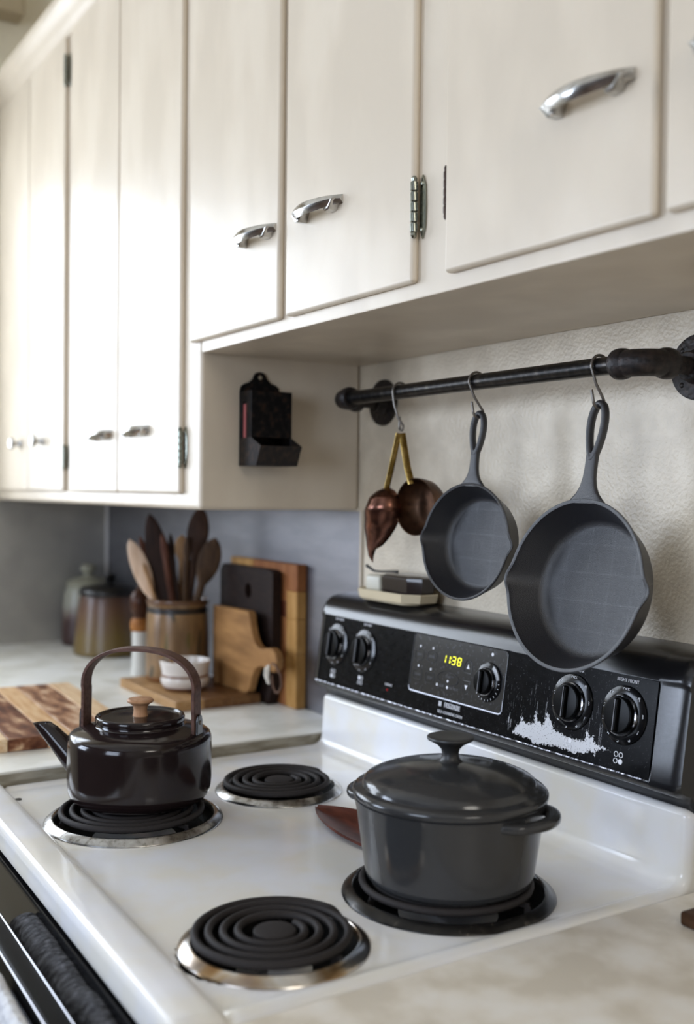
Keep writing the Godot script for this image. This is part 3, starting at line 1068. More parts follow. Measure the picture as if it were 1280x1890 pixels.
		b = MB.new()
		b.lathe([Vector2(R - 0.0140, 0.0030), Vector2(R - 0.0128, 0.0066), Vector2(R - 0.0112, 0.0080), Vector2(R - 0.0090, 0.0078), Vector2(R - 0.0050, 0.0054), Vector2(R - 0.0020, 0.0032), Vector2(R - 0.0006, 0.0020), Vector2(R, 0.0006), Vector2(R - 0.001, 0.0), Vector2(R - 0.0050, 0.0030), Vector2(R - 0.0105, 0.0060), Vector2(R - 0.0122, 0.0054), Vector2(R - 0.0132, 0.0026)], 72, Transform3D(Basis.IDENTITY, at), null, true)
		var rm: StandardMaterial3D = oldchrome
		if i == 3:
			rm = textured(mat(Color.WHITE, 0.25, 0.6), noise(55, 0.03, [[0.4, "1c1b1b"], [0.75, "2a2826"], [0.9, "5b554f"]], 128, 4), V(16, 16, 16))
		elif i == 2:
			rm = textured(mat(Color.WHITE, 0.2, 1.0), noise(56, 0.018, [[0.32, "7a5a38"], [0.5, "a89478"], [0.62, "cfcfcf"]], 128, 3), V(5, 5, 5))
		obj("trim_ring", b, rm, pan)
		# spiral element
		var big := R > 0.1
		var turns := 5 if big else 4
		var r0 := 0.027 if big else 0.026
		var r1b := 0.0915 if big else 0.0745
		var pts := []
		var rot0 := -1.85
		var ns := turns * 40
		for k in ns + 1:
			var u := float(k) / ns
			var a := rot0 + TAU * turns * u
			var rr := lerpf(r0, r1b, minf(1.0, u * turns / (turns - 0.45)))
			pts.append(at + V(cos(a) * rr, 0.0134, sin(a) * rr))
		for k in 6:   # the lead dips towards the socket
			var u := (k + 1) / 6.0
			var a := rot0 + 0.05 * (k + 1)
			var rr := r1b + 0.004 * u
			pts.append(at + V(cos(a) * rr, 0.0134 - 0.022 * u * u, sin(a) * rr))
		b = MB.new()
		b.tube(pts, 0.0039, 10, false, 1.0, Vector3.UP)
		var coil := obj("coil_element", b, coilm, t, 60.0)
		b = MB.new()
		b.lathe([Vector2(0, 0.007), Vector2(0.0195, 0.007), Vector2(0.0205, 0.009), Vector2(0.0200, 0.0142), Vector2(0.0185, 0.0155), Vector2(0.008, 0.0161), Vector2(0, 0.0162)], 40, Transform3D(Basis.IDENTITY, at))
		obj("medallion", b, coilm, coil)
		b = MB.new()
		for k in 3:
			b.box(V(0.012, 0.004, -0.0012), V(r1b + 0.002, 0.0094, 0.0012), 0.0005, Transform3D(Basis(Vector3.UP, 0.4 + TAU * k / 3.0), at))
			b.box(V(R - 0.025, -0.006, -0.0012), V(R - 0.0185, 0.0060, 0.0012), 0.0005, Transform3D(Basis(Vector3.UP, 0.4 + TAU * k / 3.0), at))
			b.box(V(r1b, -0.006, -0.0012), V(R - 0.018, 0.000, 0.0012), 0.0005, Transform3D(Basis(Vector3.UP, 0.4 + TAU * k / 3.0), at))
		obj("coil_bracket", b, coilm, coil)
	b = MB.new()   # vent hole in the left front corner
	b.lathe([Vector2(0, 0.0012), Vector2(0.0045, 0.001), Vector2(0.005, 0.0)], 20, Transform3D(Basis.IDENTITY, V(-0.312, YC, 0.590)))
	obj("screw_cap", b, blackp, t)
	# ---- cloths on the oven door
	var wool := textured(mat(Color.WHITE, 0.95), noise(57, 0.04, [[0.3, "232326"], [0.6, "39393d"], [0.8, "55555a"]], 256, 4), V(8, 8, 8), noise(58, 0.08, [], 128, 3, 6.0), 0.6)
	cloth("dish_towel", "charcoal dish towel bunched between the oven door and its handle", 0.0, 0.275, 0.646, 0.676, 0.884, 0.60, wool, 3)
	var pale := textured(mat(Color.WHITE, 0.95), noise(59, 0.05, [[0.3, "c6c6ca"], [0.7, "dededf"]], 256, 4), V(9, 9, 9), noise(60, 0.08, [], 128, 3, 6.0), 0.5)
	cloth("dish_towel", "pale grey dish towel hanging in front of the oven handle, lowest left corner", 0.13, 0.30, 0.716, 0.734, 0.884, 0.55, pale, 9)

func cloth(called: String, label: String, x0: float, x1: float, z0: float, z1: float, ytop: float, ybot: float, m: Material, sd: int) -> void:
	# a folded cloth: thick sheet with soft vertical folds, rounded over the top
	var n := FastNoiseLite.new()
	n.seed = sd
	n.frequency = 9.0
	var b := MB.new()
	var rings := []
	for i in 41:
		var x := lerpf(x0, x1, i / 40.0)
		var ring := PackedVector3Array()
		var th := z1 - z0
		for k in 40:
			var u := k / 40.0
			var y: float
			var z: float
			if u < 0.4:   # front, upwards
				y = lerpf(ybot, ytop - th * 0.4, u / 0.4)
				z = z1
			elif u < 0.6:
				var a := PI * (u - 0.4) / 0.2
				y = ytop - th * 0.4 + sin(a) * th * 0.4
				z = lerpf(z0, z1, 0.5 + 0.5 * cos(a))
			else:
				y = lerpf(ytop - th * 0.4, ybot, (u - 0.6) / 0.4)
				z = z0
			var w := n.get_noise_2d(x * 0.8 + y * 0.5, y * 0.2) * 0.010 + n.get_noise_2d(x * 2.2 + y, y * 0.6) * 0.0022
			var side := 1.0 if z > (z0 + z1) / 2 else 0.25
			z += clampf(w, -0.006, 0.006) * side
			y += n.get_noise_2d(x * 0.9, 4.0) * 0.006 * (1.0 if y > ytop - 0.03 else 0.0)
			ring.append(V(x, y, front_shift(x, z)))
		rings.append(ring)
	b.loft(rings)
	tag(obj(called, b, m, self, 60.0), label, "towel")

# ---------------------------------------------------------------- pipe rail, hooks, pans
func rail_and_pans() -> void:
	var iron := textured(mat(Color.WHITE, 0.30, 0.75), noise(61, 0.03, [[0.3, "1b1a1a"], [0.6, "2c2a29"], [0.85, "44403c"]], 256, 4), V(9, 9, 9))
	var rust := textured(mat(Color.WHITE, 0.5, 0.3), noise(62, 0.03, [[0.3, "1a1615"], [0.6, "2a2321"], [0.85, "3b2f2a"]], 256, 4), V(12, 12, 12), noise(63, 0.06, [], 128, 3, 4.0), 0.4)
	var screwm := mat(Color(0.16, 0.14, 0.13), 0.4, 0.6)
	var Y := 1.4838
	var Z := 0.09
	var t := thing("pipe_rail", "black iron pipe rail with elbow fittings and round wall flanges", "rail")
	var b := MB.new()
	b.tube([V(-0.295, Y, Z), V(0.0, Y + 0.0003, Z), V(0.31, Y, Z)], 0.0106, 24)
	obj("pipe", b, iron, t)
	for s in [-1, 1]:
		var ex := -0.307 if s < 0 else 0.327
		# elbow: quarter bend with a bead at each mouth
		b = MB.new()
		var inner := V(ex - s * 0.026, Y, Z - 0.026)
		var pts := [V(ex - s * 0.038, Y, Z), V(ex - s * 0.026, Y, Z)] + arc(inner, V(0, 0, 0.026), V(s * 0.026, 0, 0), 0.15, PI / 2 - 0.15, 8) + [V(ex, Y, Z - 0.026), V(ex, Y, Z - 0.038)]
		b.tube(pts, 0.0152, 24)
		for q in [[V(ex - s * 0.034, Y, Z), V(s, 0, 0)], [V(ex, Y, Z - 0.034), V(0, 0, 1)]]:
			var ax: Vector3 = q[1]
			var bs := Basis(V(0, 1, 0).cross(ax).normalized(), ax, V(0, 1, 0))
			b.lathe([Vector2(0.0106, -0.0085), Vector2(0.0155, -0.0085), Vector2(0.0172, -0.006), Vector2(0.0178, 0.0), Vector2(0.0170, 0.006), Vector2(0.0148, 0.009)], 28, Transform3D(bs, q[0]))
		obj("elbow", b, rust, t)
		b = MB.new()
		b.tube([V(ex, Y, Z - 0.030), V(ex, Y, 0.010)], 0.0104, 20)
		obj("nipple", b, rust, t)
		b = MB.new()
		b.lathe([Vector2(0, 0), Vector2(0.0375, 0), Vector2(0.0380, 0.0015), Vector2(0.0372, 0.0052), Vector2(0.034, 0.0062), Vector2(0.020, 0.0075), Vector2(0.0175, 0.011), Vector2(0.0168, 0.020), Vector2(0.0150, 0.0215), Vector2(0.0104, 0.0215), Vector2(0, 0.0215)], 48, Transform3D(Basis(V(1, 0, 0), V(0, 0, 1), V(0, -1, 0)), V(ex, Y, 0.0005)))
		var fl := obj("flange", b, rust, t)
		for k in 4:
			var a := TAU * (k + 0.5) / 4.0
			b = MB.new()
			b.lathe([Vector2(0, 0.0018), Vector2(0.0022, 0.0016), Vector2(0.0036, 0.0005), Vector2(0.0038, 0)], 12, Transform3D(Basis(V(1, 0, 0), V(0, 0, 1), V(0, -1, 0)), V(ex + cos(a) * 0.0275, Y + sin(a) * 0.0275, 0.0066)))
			obj("flange_screw", b, screwm, fl)
	# S hooks
	var wire := mat(Color(0.50, 0.48, 0.46), 0.36, 0.8)
	hook(V(-0.1345, Y, Z), V(-0.131, 1.4290, Z), wire, "thin steel hook on the rail holding the two copper cups", true)
	hook(V(0.0400, Y, Z), V(0.0475, 1.4392, 0.093), wire, "grey steel S hook holding the smaller skillet", false)
	hook(V(0.2600, Y, Z), V(0.2640, 1.4388, 0.095), wire, "grey steel S hook holding the larger skillet, beside the elbow", false)
	# cast iron skillets
	var cast := textured(mat(Color(0.115, 0.115, 0.135), 0.45), null, V(30, 30, 30), noise(64, 0.12, [], 256, 3, 5.0), 0.55, false)
	cast.metallic_specular = 0.75
	skillet("skillet", "smaller black cast iron skillet hanging from the middle hook", V(0.0475, 1.4374, 0.093), 0.132, 0.030, 0.0763, 0.1640, 0.040, 0.12, cast)
	skillet("skillet", "larger black cast iron skillet hanging at the right over the stove dials", V(0.2640, 1.4370, 0.095), 0.0638, 0.0066, 0.0972, 0.2039, 0.046, 0.20, cast)
	# copper cups
	var brass := textured(mat(Color.WHITE, 0.28, 1.0), noise(65, 0.03, [[0.3, "77602f"], [0.7, "a58a52"]], 128, 3), V(20, 20, 20))
	var copper := textured(mat(Color.WHITE, 0.27, 1.0), noise(66, 0.02, [[0.3, "5c3f35"], [0.55, "7d5648"], [0.8, "946857"]], 128, 4), V(14, 14, 14))
	var copper2 := textured(mat(Color.WHITE, 0.46, 0.9), noise(67, 0.02, [[0.3, "4a3629"], [0.6, "654a39"], [0.8, "765844"]], 128, 4), V(14, 14, 14))
	t = thing("copper_cup", "copper scoop with a pointed lip and brass handle, nearer the corner", "measuring cup", Vector3.ZERO, "copper measuring cups on the rail")
	scoop(t, V(-0.1535, 1.345, 0.097), copper)
	b = MB.new()
	strap(b, [V(-0.1312, 1.4235, 0.0945), V(-0.1335, 1.415, 0.0945), V(-0.1500, 1.365, 0.0955), V(-0.1580, 1.3420, 0.0965), V(-0.162, 1.330, 0.100)], 0.0042, 0.0013, V(0.534, 0, -0.845))
	obj("cup_handle", b, brass, t)
	t = thing("copper_cup", "round copper cup with brass handle behind the copper scoop", "measuring cup", Vector3.ZERO, "copper measuring cups on the rail")
	cup(t, V(-0.103, 1.3170, 0.088), 0.0415, copper2)
	b = MB.new()
	strap(b, [V(-0.1306, 1.4235, 0.0885), V(-0.1290, 1.416, 0.0885), V(-0.1170, 1.375, 0.0885), V(-0.1110, 1.358, 0.0875), V(-0.109, 1.350, 0.0865)], 0.0050, 0.0014, V(0.534, 0, -0.845))
	obj("cup_handle", b, brass, t)

func strap(b: MB, pts: Array, w: float, th: float, across: Vector3) -> void:
	var rings := []
	for j in pts.size():
		var tg: Vector3 = (pts[mini(j + 1, pts.size() - 1)] - pts[maxi(j - 1, 0)]).normalized()
		var a := (across - tg * across.dot(tg)).normalized()
		var n := tg.cross(a)
		var ring := PackedVector3Array()
		for i in 12:
			var u := TAU * i / 12.0
			ring.append(pts[j] + a * cos(u) * w + n * sin(u) * th)
		rings.append(ring)
	b.loft(rings)

func scoop(t: Node3D, top: Vector3, m: Material) -> void:
	# open trough: round heel at the top, narrowing to a lip; it opens towards the wall
	var halves := Curve.new()
	var deeps := Curve.new()
	for p in [[0.0, 0.10], [0.05, 0.50], [0.14, 0.78], [0.35, 1.0], [0.60, 0.92], [0.80, 0.70], [0.93, 0.46], [1.0, 0.12]]:
		halves.add_point(Vector2(p[0], p[1]))
	for p in [[0.0, 0.06], [0.05, 0.45], [0.14, 0.80], [0.30, 1.0], [0.55, 0.88], [0.80, 0.52], [0.93, 0.28], [1.0, 0.06]]:
		deeps.add_point(Vector2(p[0], p[1]))
	for c in [halves, deeps]:
		for i in c.point_count:
			c.set_point_left_mode(i, Curve.TANGENT_LINEAR)
			c.set_point_right_mode(i, Curve.TANGENT_LINEAR)
	var b := MB.new()
	var rings := []
	var n := 40
	for j in n + 1:
		var u := 0.5 - 0.5 * cos(PI * j / n)
		var c := top + V(-0.006 - 0.034 * u * u, -0.104 * u, -0.004)
		var ring := PackedVector3Array()
		for pas in 2:
			var inset := 0.0 if pas == 0 else 0.0014
			var half := maxf(0.0345 * halves.sample(u) - inset, 0.0006)
			var dep := maxf(0.036 * deeps.sample(u) - inset, 0.0004)
			for i in 19:
				var a := PI * i / 18.0
				if pas == 1:
					a = PI - a
				ring.append(c + V(cos(a) * half, 0.010 * cos(a) * u, sin(a) * dep - 0.004 * sin(PI * u)))
		rings.append(ring)
	b.loft(rings)
	obj("cup_bowl", b, m, t, 50.0)

func cup(t: Node3D, c: Vector3, R: float, m: Material) -> void:
	var b := MB.new()
	var D := 0.036
	b.lathe([Vector2(0, 0), Vector2(R * 0.55, 0.0005), Vector2(R * 0.78, 0.004), Vector2(R * 0.93, 0.014), Vector2(R * 0.985, 0.026), Vector2(R, D), Vector2(R * 0.985, D + 0.0006), Vector2(R * 0.965, D), Vector2(R * 0.95, 0.026), Vector2(R * 0.89, 0.015), Vector2(R * 0.75, 0.0065), Vector2(R * 0.55, 0.0025), Vector2(0, 0.002)], 48, Transform3D(Basis(V(1, 0, 0), V(0, 0, 1), V(0, -1, 0)).rotated(Vector3.UP, 0.12), c - V(0, 0, D)))
	obj("cup_bowl", b, m, t)

func hook(rail: Vector3, low: Vector3, m: Material, label: String, shut: bool) -> void:
	# the wire lies in the plane across the rail, leaning along it a little
	var R := 0.0132
	var r2 := 0.0085
	var pts := []
	var side := V(0, 0, 1)
	# over the rail from the back to the front
	pts.append_array(arc(rail, V(0, 0, -R), V(0, R, 0), -0.5, PI + 0.1, 16))
	if shut:
		pts.append_array([rail.lerp(low, 0.35) + V(0.001, 0, 0.012), rail.lerp(low, 0.7) + V(0.004, 0, 0.008)])
		pts.append_array(arc(low + V(0, 0.005, 0), V(0.0065, 0, 0.001), V(0, -0.0065, 0), 0.0, PI, 8))
		pts.append(rail.lerp(low, 0.65) + V(-0.006, 0, -0.002))
	else:
		# the front strand falls to the low bend, which comes forward and up again
		pts.append_array([rail.lerp(low, 0.45) + V(0.001, 0, 0.006), rail.lerp(low, 0.75) + V(0.001, 0, -0.004)])
		pts.append_array(arc(low + V(0, 0.006, 0), V(0, 0, -r2), V(0, -r2, 0), 0.0, PI, 10))
		pts.append(low + V(-0.001, 0.018, r2 + 0.002))
	var b := MB.new()
	b.tube(pts, 0.0017, 10)
	tag(obj("hook", b, m), label, "hook", "hooks on the pipe rail")

func skillet(called: String, label: String, hole: Vector3, yaw: float, roll: float, R: float, L: float, H: float, tilt: float, m: Material) -> void:
	var t := thing(called, label, "skillet", hole)
	var nrm := V(sin(yaw) * cos(tilt), sin(tilt), cos(yaw) * cos(tilt))
	var rt := V(cos(yaw), 0, -sin(yaw))
	var up := nrm.cross(rt)
	var ud := (up * cos(roll) + rt * sin(roll)).normalized()
	var rd := ud.cross(nrm).normalized()
	t.transform = Transform3D(Basis(rd, ud, nrm), hole)   # local: y along the handle, z out of the pan
	# pan: local centre at (0, -L, 0) on the rim plane; lathe axis z
	var S := R / 0.1
	var prof := [Vector2(0, -H), Vector2(0.074 * S, -H), Vector2(0.080 * S, -H + 0.0015), Vector2(0.0845 * S, -H + 0.007), Vector2(0.0985 * S, -0.006), Vector2(0.1012 * S, -0.002), Vector2(0.1010 * S, 0.0), Vector2(0.0995 * S, 0.0006), Vector2(0.0968 * S, -0.0004), Vector2(0.0955 * S, -0.006), Vector2(0.0835 * S, -H + 0.012), Vector2(0.0795 * S, -H + 0.0065), Vector2(0.072 * S, -H + 0.0045), Vector2(0.05 * S, -H + 0.0043), Vector2(0, -H + 0.0043)]
	var spout := func(p: Vector3, a: float, j: int) -> Vector3:
		# lathe is built about y: a = 0 is +x. Spouts to both sides of the handle
		var k := 0.0
		for s in [0.0, PI]:
			var d := wrapf(a - s, -PI, PI)
			k = maxf(k, exp(-d * d / (0.13 * 0.13)))
		var hgt := smoothstep(-0.024 * S, 0.0, p.y)
		var q := Vector2(p.x, p.z)
		var len := q.length()
		if len > 0.05 * S:
			q = q.normalized() * (len + 0.0085 * S * k * hgt)
		return V(q.x, p.y - 0.0012 * k * hgt, q.y)
	var b := MB.new()
	b.lathe(prof, 128, Transform3D(Basis(V(1, 0, 0), V(0, 0, 1), V(0, -1, 0)), V(0, -L, 0)), spout)
	obj("pan_body", b, m, t, 45.0)
	# handle: a flat tapering neck that splits round a long hanging slot
	b = MB.new()
	var y0 := -L + R * 0.955
	var neck := y0 * -1.0      # distance from the hole's top down to the rim
	var rings := []
	var widths := [[0.0, 0.030 * S], [0.05, 0.0235 * S], [0.11, 0.0165 * S], [0.18, 0.0118 * S], [0.27, 0.0092 * S], [0.36, 0.0083 * S], [0.45, 0.0082 * S], [0.52, 0.0085 * S]]
	for w in widths:
		var y: float = y0 + neck * w[0]
		var ring := PackedVector3Array()
		var th := lerpf(0.0042, 0.0052, w[0])
		for i in 16:
			var a := TAU * i / 16.0
			var cx := signf(cos(a)) * pow(absf(cos(a)), 0.75)
			var cy := signf(sin(a)) * pow(absf(sin(a)), 0.75)
			ring.append(V(cx * w[1], y, cy * th - 0.0045 + 0.003 * w[0]))
		rings.append(ring)
	b.loft(rings)
	var lp := []
	var yb := y0 + neck * 0.46
	var yt := 0.0055
	var wmax := 0.0124 * pow(S, 0.3)
	for i in 36:
		var a := TAU * i / 36.0
		var u := 0.5 - 0.5 * cos(a)         # 0 at the foot of the slot, 1 at its top
		var x := sin(a) * wmax * (0.30 + 0.70 * pow(u, 0.55))
		lp.append(V(x, lerpf(yb, yt, u), -0.003))
	b.tube(lp, 0.0043 * pow(S, 0.3), 12, true, 1.25, V(0, 0, 1))
	obj("pan_handle", b, m, t, 60.0)

# ---------------------------------------------------------------- kettle
func kettle() -> void:
	var en := mat(Color(0.120, 0.088, 0.088), 0.13)
	en.metallic_specular = 0.46
	var wd := wood("4a3530", "5d453d", "6b5148", 0.5, V(8, 40, 40), 71)
	var knobw := wood("9b7354", "b58a68", "c79d7b", 0.45, V(30, 8, 30), 72)
	# the handle's axis; the spout points along -x
	var ax := (V(0.534, 0, -0.845) * 0.966 + V(0.845, 0, 0.534) * 0.259).normalized()
	var t := thing("kettle", "glossy dark brown enamel kettle with a bentwood handle on the left front burner", "kettle", V(-0.1774, 0.9285, 0.4688))
	t.transform = Transform3D(Basis(ax, Vector3.UP, ax.cross(Vector3.UP)), t.position)
	var b := MB.new()
	var prof := [Vector2(0, 0.0040), Vector2(0.067, 0.0040), Vector2(0.077, 0.0052), Vector2(0.0855, 0.0090), Vector2(0.0902, 0.0150), Vector2(0.0922, 0.023), Vector2(0.0930, 0.033), Vector2(0.0930, 0.080), Vector2(0.0925, 0.0865), Vector2(0.0905, 0.0915), Vector2(0.0870, 0.0942), Vector2(0.0780, 0.0972), Vector2(0.0640, 0.1008), Vector2(0.0590, 0.1022), Vector2(0.0572, 0.1035), Vector2(0.0568, 0.1065), Vector2(0.0560, 0.1070), Vector2(0, 0.1066)]
	b.lathe(prof, 96)
	obj("kettle_body", b, en, t, 50.0)
	# spout: straight tapering tube, cut level
	b = MB.new()
	var A := V(-0.070, 0.026, 0)
	var T := V(-0.1440, 0.0945, 0)
	var rings := []
	for i in 15:
		var u := i / 14.0
		var c := A.lerp(T, u)
		var r := lerpf(0.0235, 0.0098, pow(u, 0.75))
		var d := (T - A).normalized()
		var level := smoothstep(0.75, 1.0, u)
		var e := d.cross(V(0, 0, 1)).normalized().lerp(V(1, 0, 0.0), level * 0.92).normalized()
		var ring := PackedVector3Array()
		for k in 24:
			var a := TAU * k / 24.0
			ring.append(c + e * cos(a) * r * (1.0 + 0.30 * level) + V(0, 0, 1) * sin(a) * r)
		rings.append(ring)
	for i in 4:   # hollow mouth
		var u: float = [1.0, 0.985, 0.93, 0.85][i]
		var c := A.lerp(T, u)
		var ring := PackedVector3Array()
		for k in 24:
			var q: Vector3 = rings[14][k] - T
			ring.append(c + q * [0.90, 0.84, 0.78, 0.7][i])
		rings.append(ring)
	b.loft(rings)
	obj("spout", b, en, t, 50.0)
	b = MB.new()
	b.lathe([Vector2(0, 0.1045), Vector2(0.0555, 0.1045), Vector2(0.0572, 0.1065), Vector2(0.0578, 0.1095), Vector2(0.0576, 0.1130), Vector2(0.0566, 0.1150), Vector2(0.0550, 0.1156), Vector2(0.0532, 0.1148), Vector2(0.0520, 0.1130), Vector2(0.0490, 0.1120), Vector2(0.028, 0.1128), Vector2(0.012, 0.1134), Vector2(0, 0.1135)], 80)
	var lid := obj("lid", b, en, t, 50.0)
	b = MB.new()
	b.lathe([Vector2(0, 0.112), Vector2(0.0102, 0.112), Vector2(0.0092, 0.116), Vector2(0.0087, 0.1215), Vector2(0.0097, 0.1265), Vector2(0.0135, 0.1300), Vector2(0.0168, 0.1318), Vector2(0.0175, 0.1338), Vector2(0.0157, 0.1358), Vector2(0.008, 0.1368), Vector2(0, 0.1370)], 40)
	obj("lid_knob", b, knobw, lid)
	# bentwood hoop
	b = MB.new()
	var path := []
	for y in [0.094, 0.115, 0.135, 0.146]:
		path.append(V(-0.0785 - 0.0005 * sin(y * 30.0), y, 0))
	for i in 25:
		var a := PI - PI * i / 24.0
		path.append(V(signf(cos(a)) * pow(absf(cos(a)), 0.88) * 0.0788, 0.150 + 0.0510 * pow(sin(a), 0.86), 0))
	for y in [0.146, 0.135, 0.115, 0.094]:
		path.append(V(0.0785 + 0.0005 * sin(y * 30.0), y, 0))
	rings = []
	for j in path.size():
		var tg: Vector3 = (path[mini(j + 1, path.size() - 1)] - path[maxi(j - 1, 0)]).normalized()
		var n := tg.cross(V(0, 0, 1))
		var w := 0.0112
		var ring := PackedVector3Array()
		for q in [Vector2(-1, -0.7), Vector2(-0.8, -1), Vector2(0.8, -1), Vector2(1, -0.7), Vector2(1, 0.7), Vector2(0.8, 1), Vector2(-0.8, 1), Vector2(-1, 0.7)]:
			ring.append(path[j] + V(0, 0, 1) * q.x * w + n * q.y * 0.0026)
		rings.append(ring)
	b.loft(rings)
	obj("bentwood_handle", b, wd, t, 40.0)
	for s in [-1, 1]:   # black lugs riveted to the hoop
		b = MB.new()
		b.prism(PackedVector2Array([Vector2(-0.0085, 0.088), Vector2(0.0085, 0.088), Vector2(0.0080, 0.112), Vector2(0.0055, 0.1185), Vector2(0, 0.1205), Vector2(-0.0055, 0.1185), Vector2(-0.0080, 0.112)]), -0.0015, 0.0015, 0.0006, Transform3D(Basis(V(0, 0, -1), V(0, 1, 0), V(1, 0, 0)), V(s * 0.0828, 0, 0)))
		var lug := obj("handle_bracket", b, mat(Color(0.08, 0.07, 0.07), 0.25), t)
		b = MB.new()
		b.lathe([Vector2(0, 0.0016), Vector2(0.0020, 0.0013), Vector2(0.0030, 0.0)], 14, Transform3D(Basis(V(0, 0, 1), V(s, 0, 0), V(0, s, 0)), V(s * 0.0843, 0.110, 0)))
		obj("rivet", b, mat(Color(0.45, 0.42, 0.38), 0.3, 1.0), lug)

# ---------------------------------------------------------------- dutch oven
func dutch_oven() -> void:
	var en := mat(Color(0.195, 0.197, 0.202), 0.15)
	en.metallic_specular = 0.50
	var t := thing("dutch_oven", "dark grey enamelled dutch oven with lid on the right rear burner", "pot", V(0.2500, 0.9268, 0.2904))
	var ax := V(0.934, 0, -0.356).normalized()
	t.transform = Transform3D(Basis(ax, Vector3.UP, ax.cross(Vector3.UP)), t.position)
	var b := MB.new()
	b.lathe([Vector2(0, 0.0056), Vector2(0.078, 0.0056), Vector2(0.0845, 0.0064), Vector2(0.0877, 0.0095), Vector2(0.0893, 0.015), Vector2(0.0990, 0.080), Vector2(0.1004, 0.087), Vector2(0.1016, 0.0915), Vector2(0.0985, 0.0930), Vector2(0.094, 0.090), Vector2(0.083, 0.024), Vector2(0.078, 0.011), Vector2(0, 0.009)], 96)
	# ear handles: broad flat loops at both ends
	for s in [-1, 1]:
		var rings := []
		for i in 21:
			var a := lerpf(-1.0, 1.0, i / 20.0)
			var k := pow(cos(a * PI / 2), 0.42)
			var c := V(s * (0.0780 + 0.0360 * k), 0.0842, 0.043 * a)
			var prv := clampf(a - 0.05, -1, 1)
			var nxt := clampf(a + 0.05, -1, 1)
			var d := (V(s * 0.0360 * (pow(cos(nxt * PI / 2), 0.42) - pow(cos(prv * PI / 2), 0.42)), 0, 0.043 * (nxt - prv))).normalized()
			var n := d.cross(Vector3.UP)
			var ring := PackedVector3Array()
			for q in 16:
				var g := TAU * q / 16.0
				ring.append(c + n * signf(cos(g)) * pow(absf(cos(g)), 0.7) * 0.0080 + Vector3.UP * signf(sin(g)) * pow(absf(sin(g)), 0.7) * 0.0050)
			rings.append(ring)
		b.loft(rings)
	obj("pot_body", b, en, t, 50.0)
	b = MB.new()
	b.lathe([Vector2(0, 0.094), Vector2(0.096, 0.0935), Vector2(0.1018, 0.0938), Vector2(0.1032, 0.0962), Vector2(0.1030, 0.0995), Vector2(0.1005, 0.1020), Vector2(0.0960, 0.1032), Vector2(0.0932, 0.1042), Vector2(0.0922, 0.1065), Vector2(0.0908, 0.1095), Vector2(0.0875, 0.1122), Vector2(0.080, 0.1155), Vector2(0.068, 0.1195), Vector2(0.050, 0.1237), Vector2(0.032, 0.1263), Vector2(0.019, 0.1275), Vector2(0.015, 0.1279), Vector2(0, 0.1281)], 96)
	var lid := obj("lid", b, en, t, 45.0)
	b = MB.new()
	b.lathe([Vector2(0, 0.126), Vector2(0.0152, 0.1268), Vector2(0.0120, 0.1285), Vector2(0.0096, 0.1315), Vector2(0.0088, 0.1360), Vector2(0.0098, 0.1410), Vector2(0.0140, 0.1455), Vector2(0.0200, 0.1490), Vector2(0.0243, 0.1512), Vector2(0.0250, 0.1528), Vector2(0.0246, 0.1543), Vector2(0.0225, 0.1550), Vector2(0.014, 0.1545), Vector2(0, 0.1542)], 48)
	obj("lid_knob", b, mat(Color(0.15, 0.15, 0.155), 0.42), lid)

# ---------------------------------------------------------------- left counter
const CT := 0.936

func plank_board(called: String, label: String, at: Vector3, turn: float, size: Vector3, strips: Array, along_x: bool) -> Node3D:
	# a glued board: strips of wood laid side by side, each a part; strips = [width share, material]
	var t := thing(called, label, "cutting board", at, "", turn)
	var p := 0.0
	for s in strips:
		var b := MB.new()
		var w: float = s[0]
		if along_x:
			b.box(V(-size.x / 2, 0.0, -size.z / 2 + size.z * p + 0.0002), V(size.x / 2, size.y, -size.z / 2 + size.z * (p + w) - 0.0002), 0.0012)
		else:
			b.box(V(-size.x / 2 + size.x * p + 0.0002, 0.0, -size.z / 2), V(-size.x / 2 + size.x * (p + w) - 0.0002, size.y, size.z / 2), 0.0012)
		obj("plank", b, s[1], t)
		p += w
	return t

func utensil(label: String, base: Vector3, tip: Vector3, head_len: float, head_w: float, hr: float, m: Material, bowl := 0.0) -> void:
	# a spoon or spatula: round handle, flattened head facing the room
	var d := (tip - base).normalized()
	var side := d.cross(V(0.845, 0, 0.534)).normalized()
	var n := side.cross(d).normalized()
	var L := (tip - base).length()
	var rings := []
	var N := 34
	for i in N + 1:
		var s := L * i / N
		var u := clampf((s - (L - head_len)) / head_len, 0.0, 1.0)
		var w := hr
		var th := hr
		if u > 0.0:
			var shape := pow(sin(PI * clampf(u * 0.95 + 0.05, 0.0, 1.0)), 0.55)
			w = maxf(hr * (1.0 - u), head_w / 2 * shape)
			w = maxf(w, 0.001)
			th = lerpf(hr, 0.0026, smoothstep(0.0, 0.35, u))
		var c := base + d * s - n * bowl * sin(PI * u)
		var ring := PackedVector3Array()
		for k in 14:
			var a := TAU * k / 14.0
			ring.append(c + side * cos(a) * w + n * sin(a) * th)
		rings.append(ring)
	var b := MB.new()
	b.loft(rings)
	tag(obj("wooden_spoon" if bowl > 0.0 else "wooden_spatula", b, m, self, 50.0), label, "utensil", "wooden utensils in the crock")

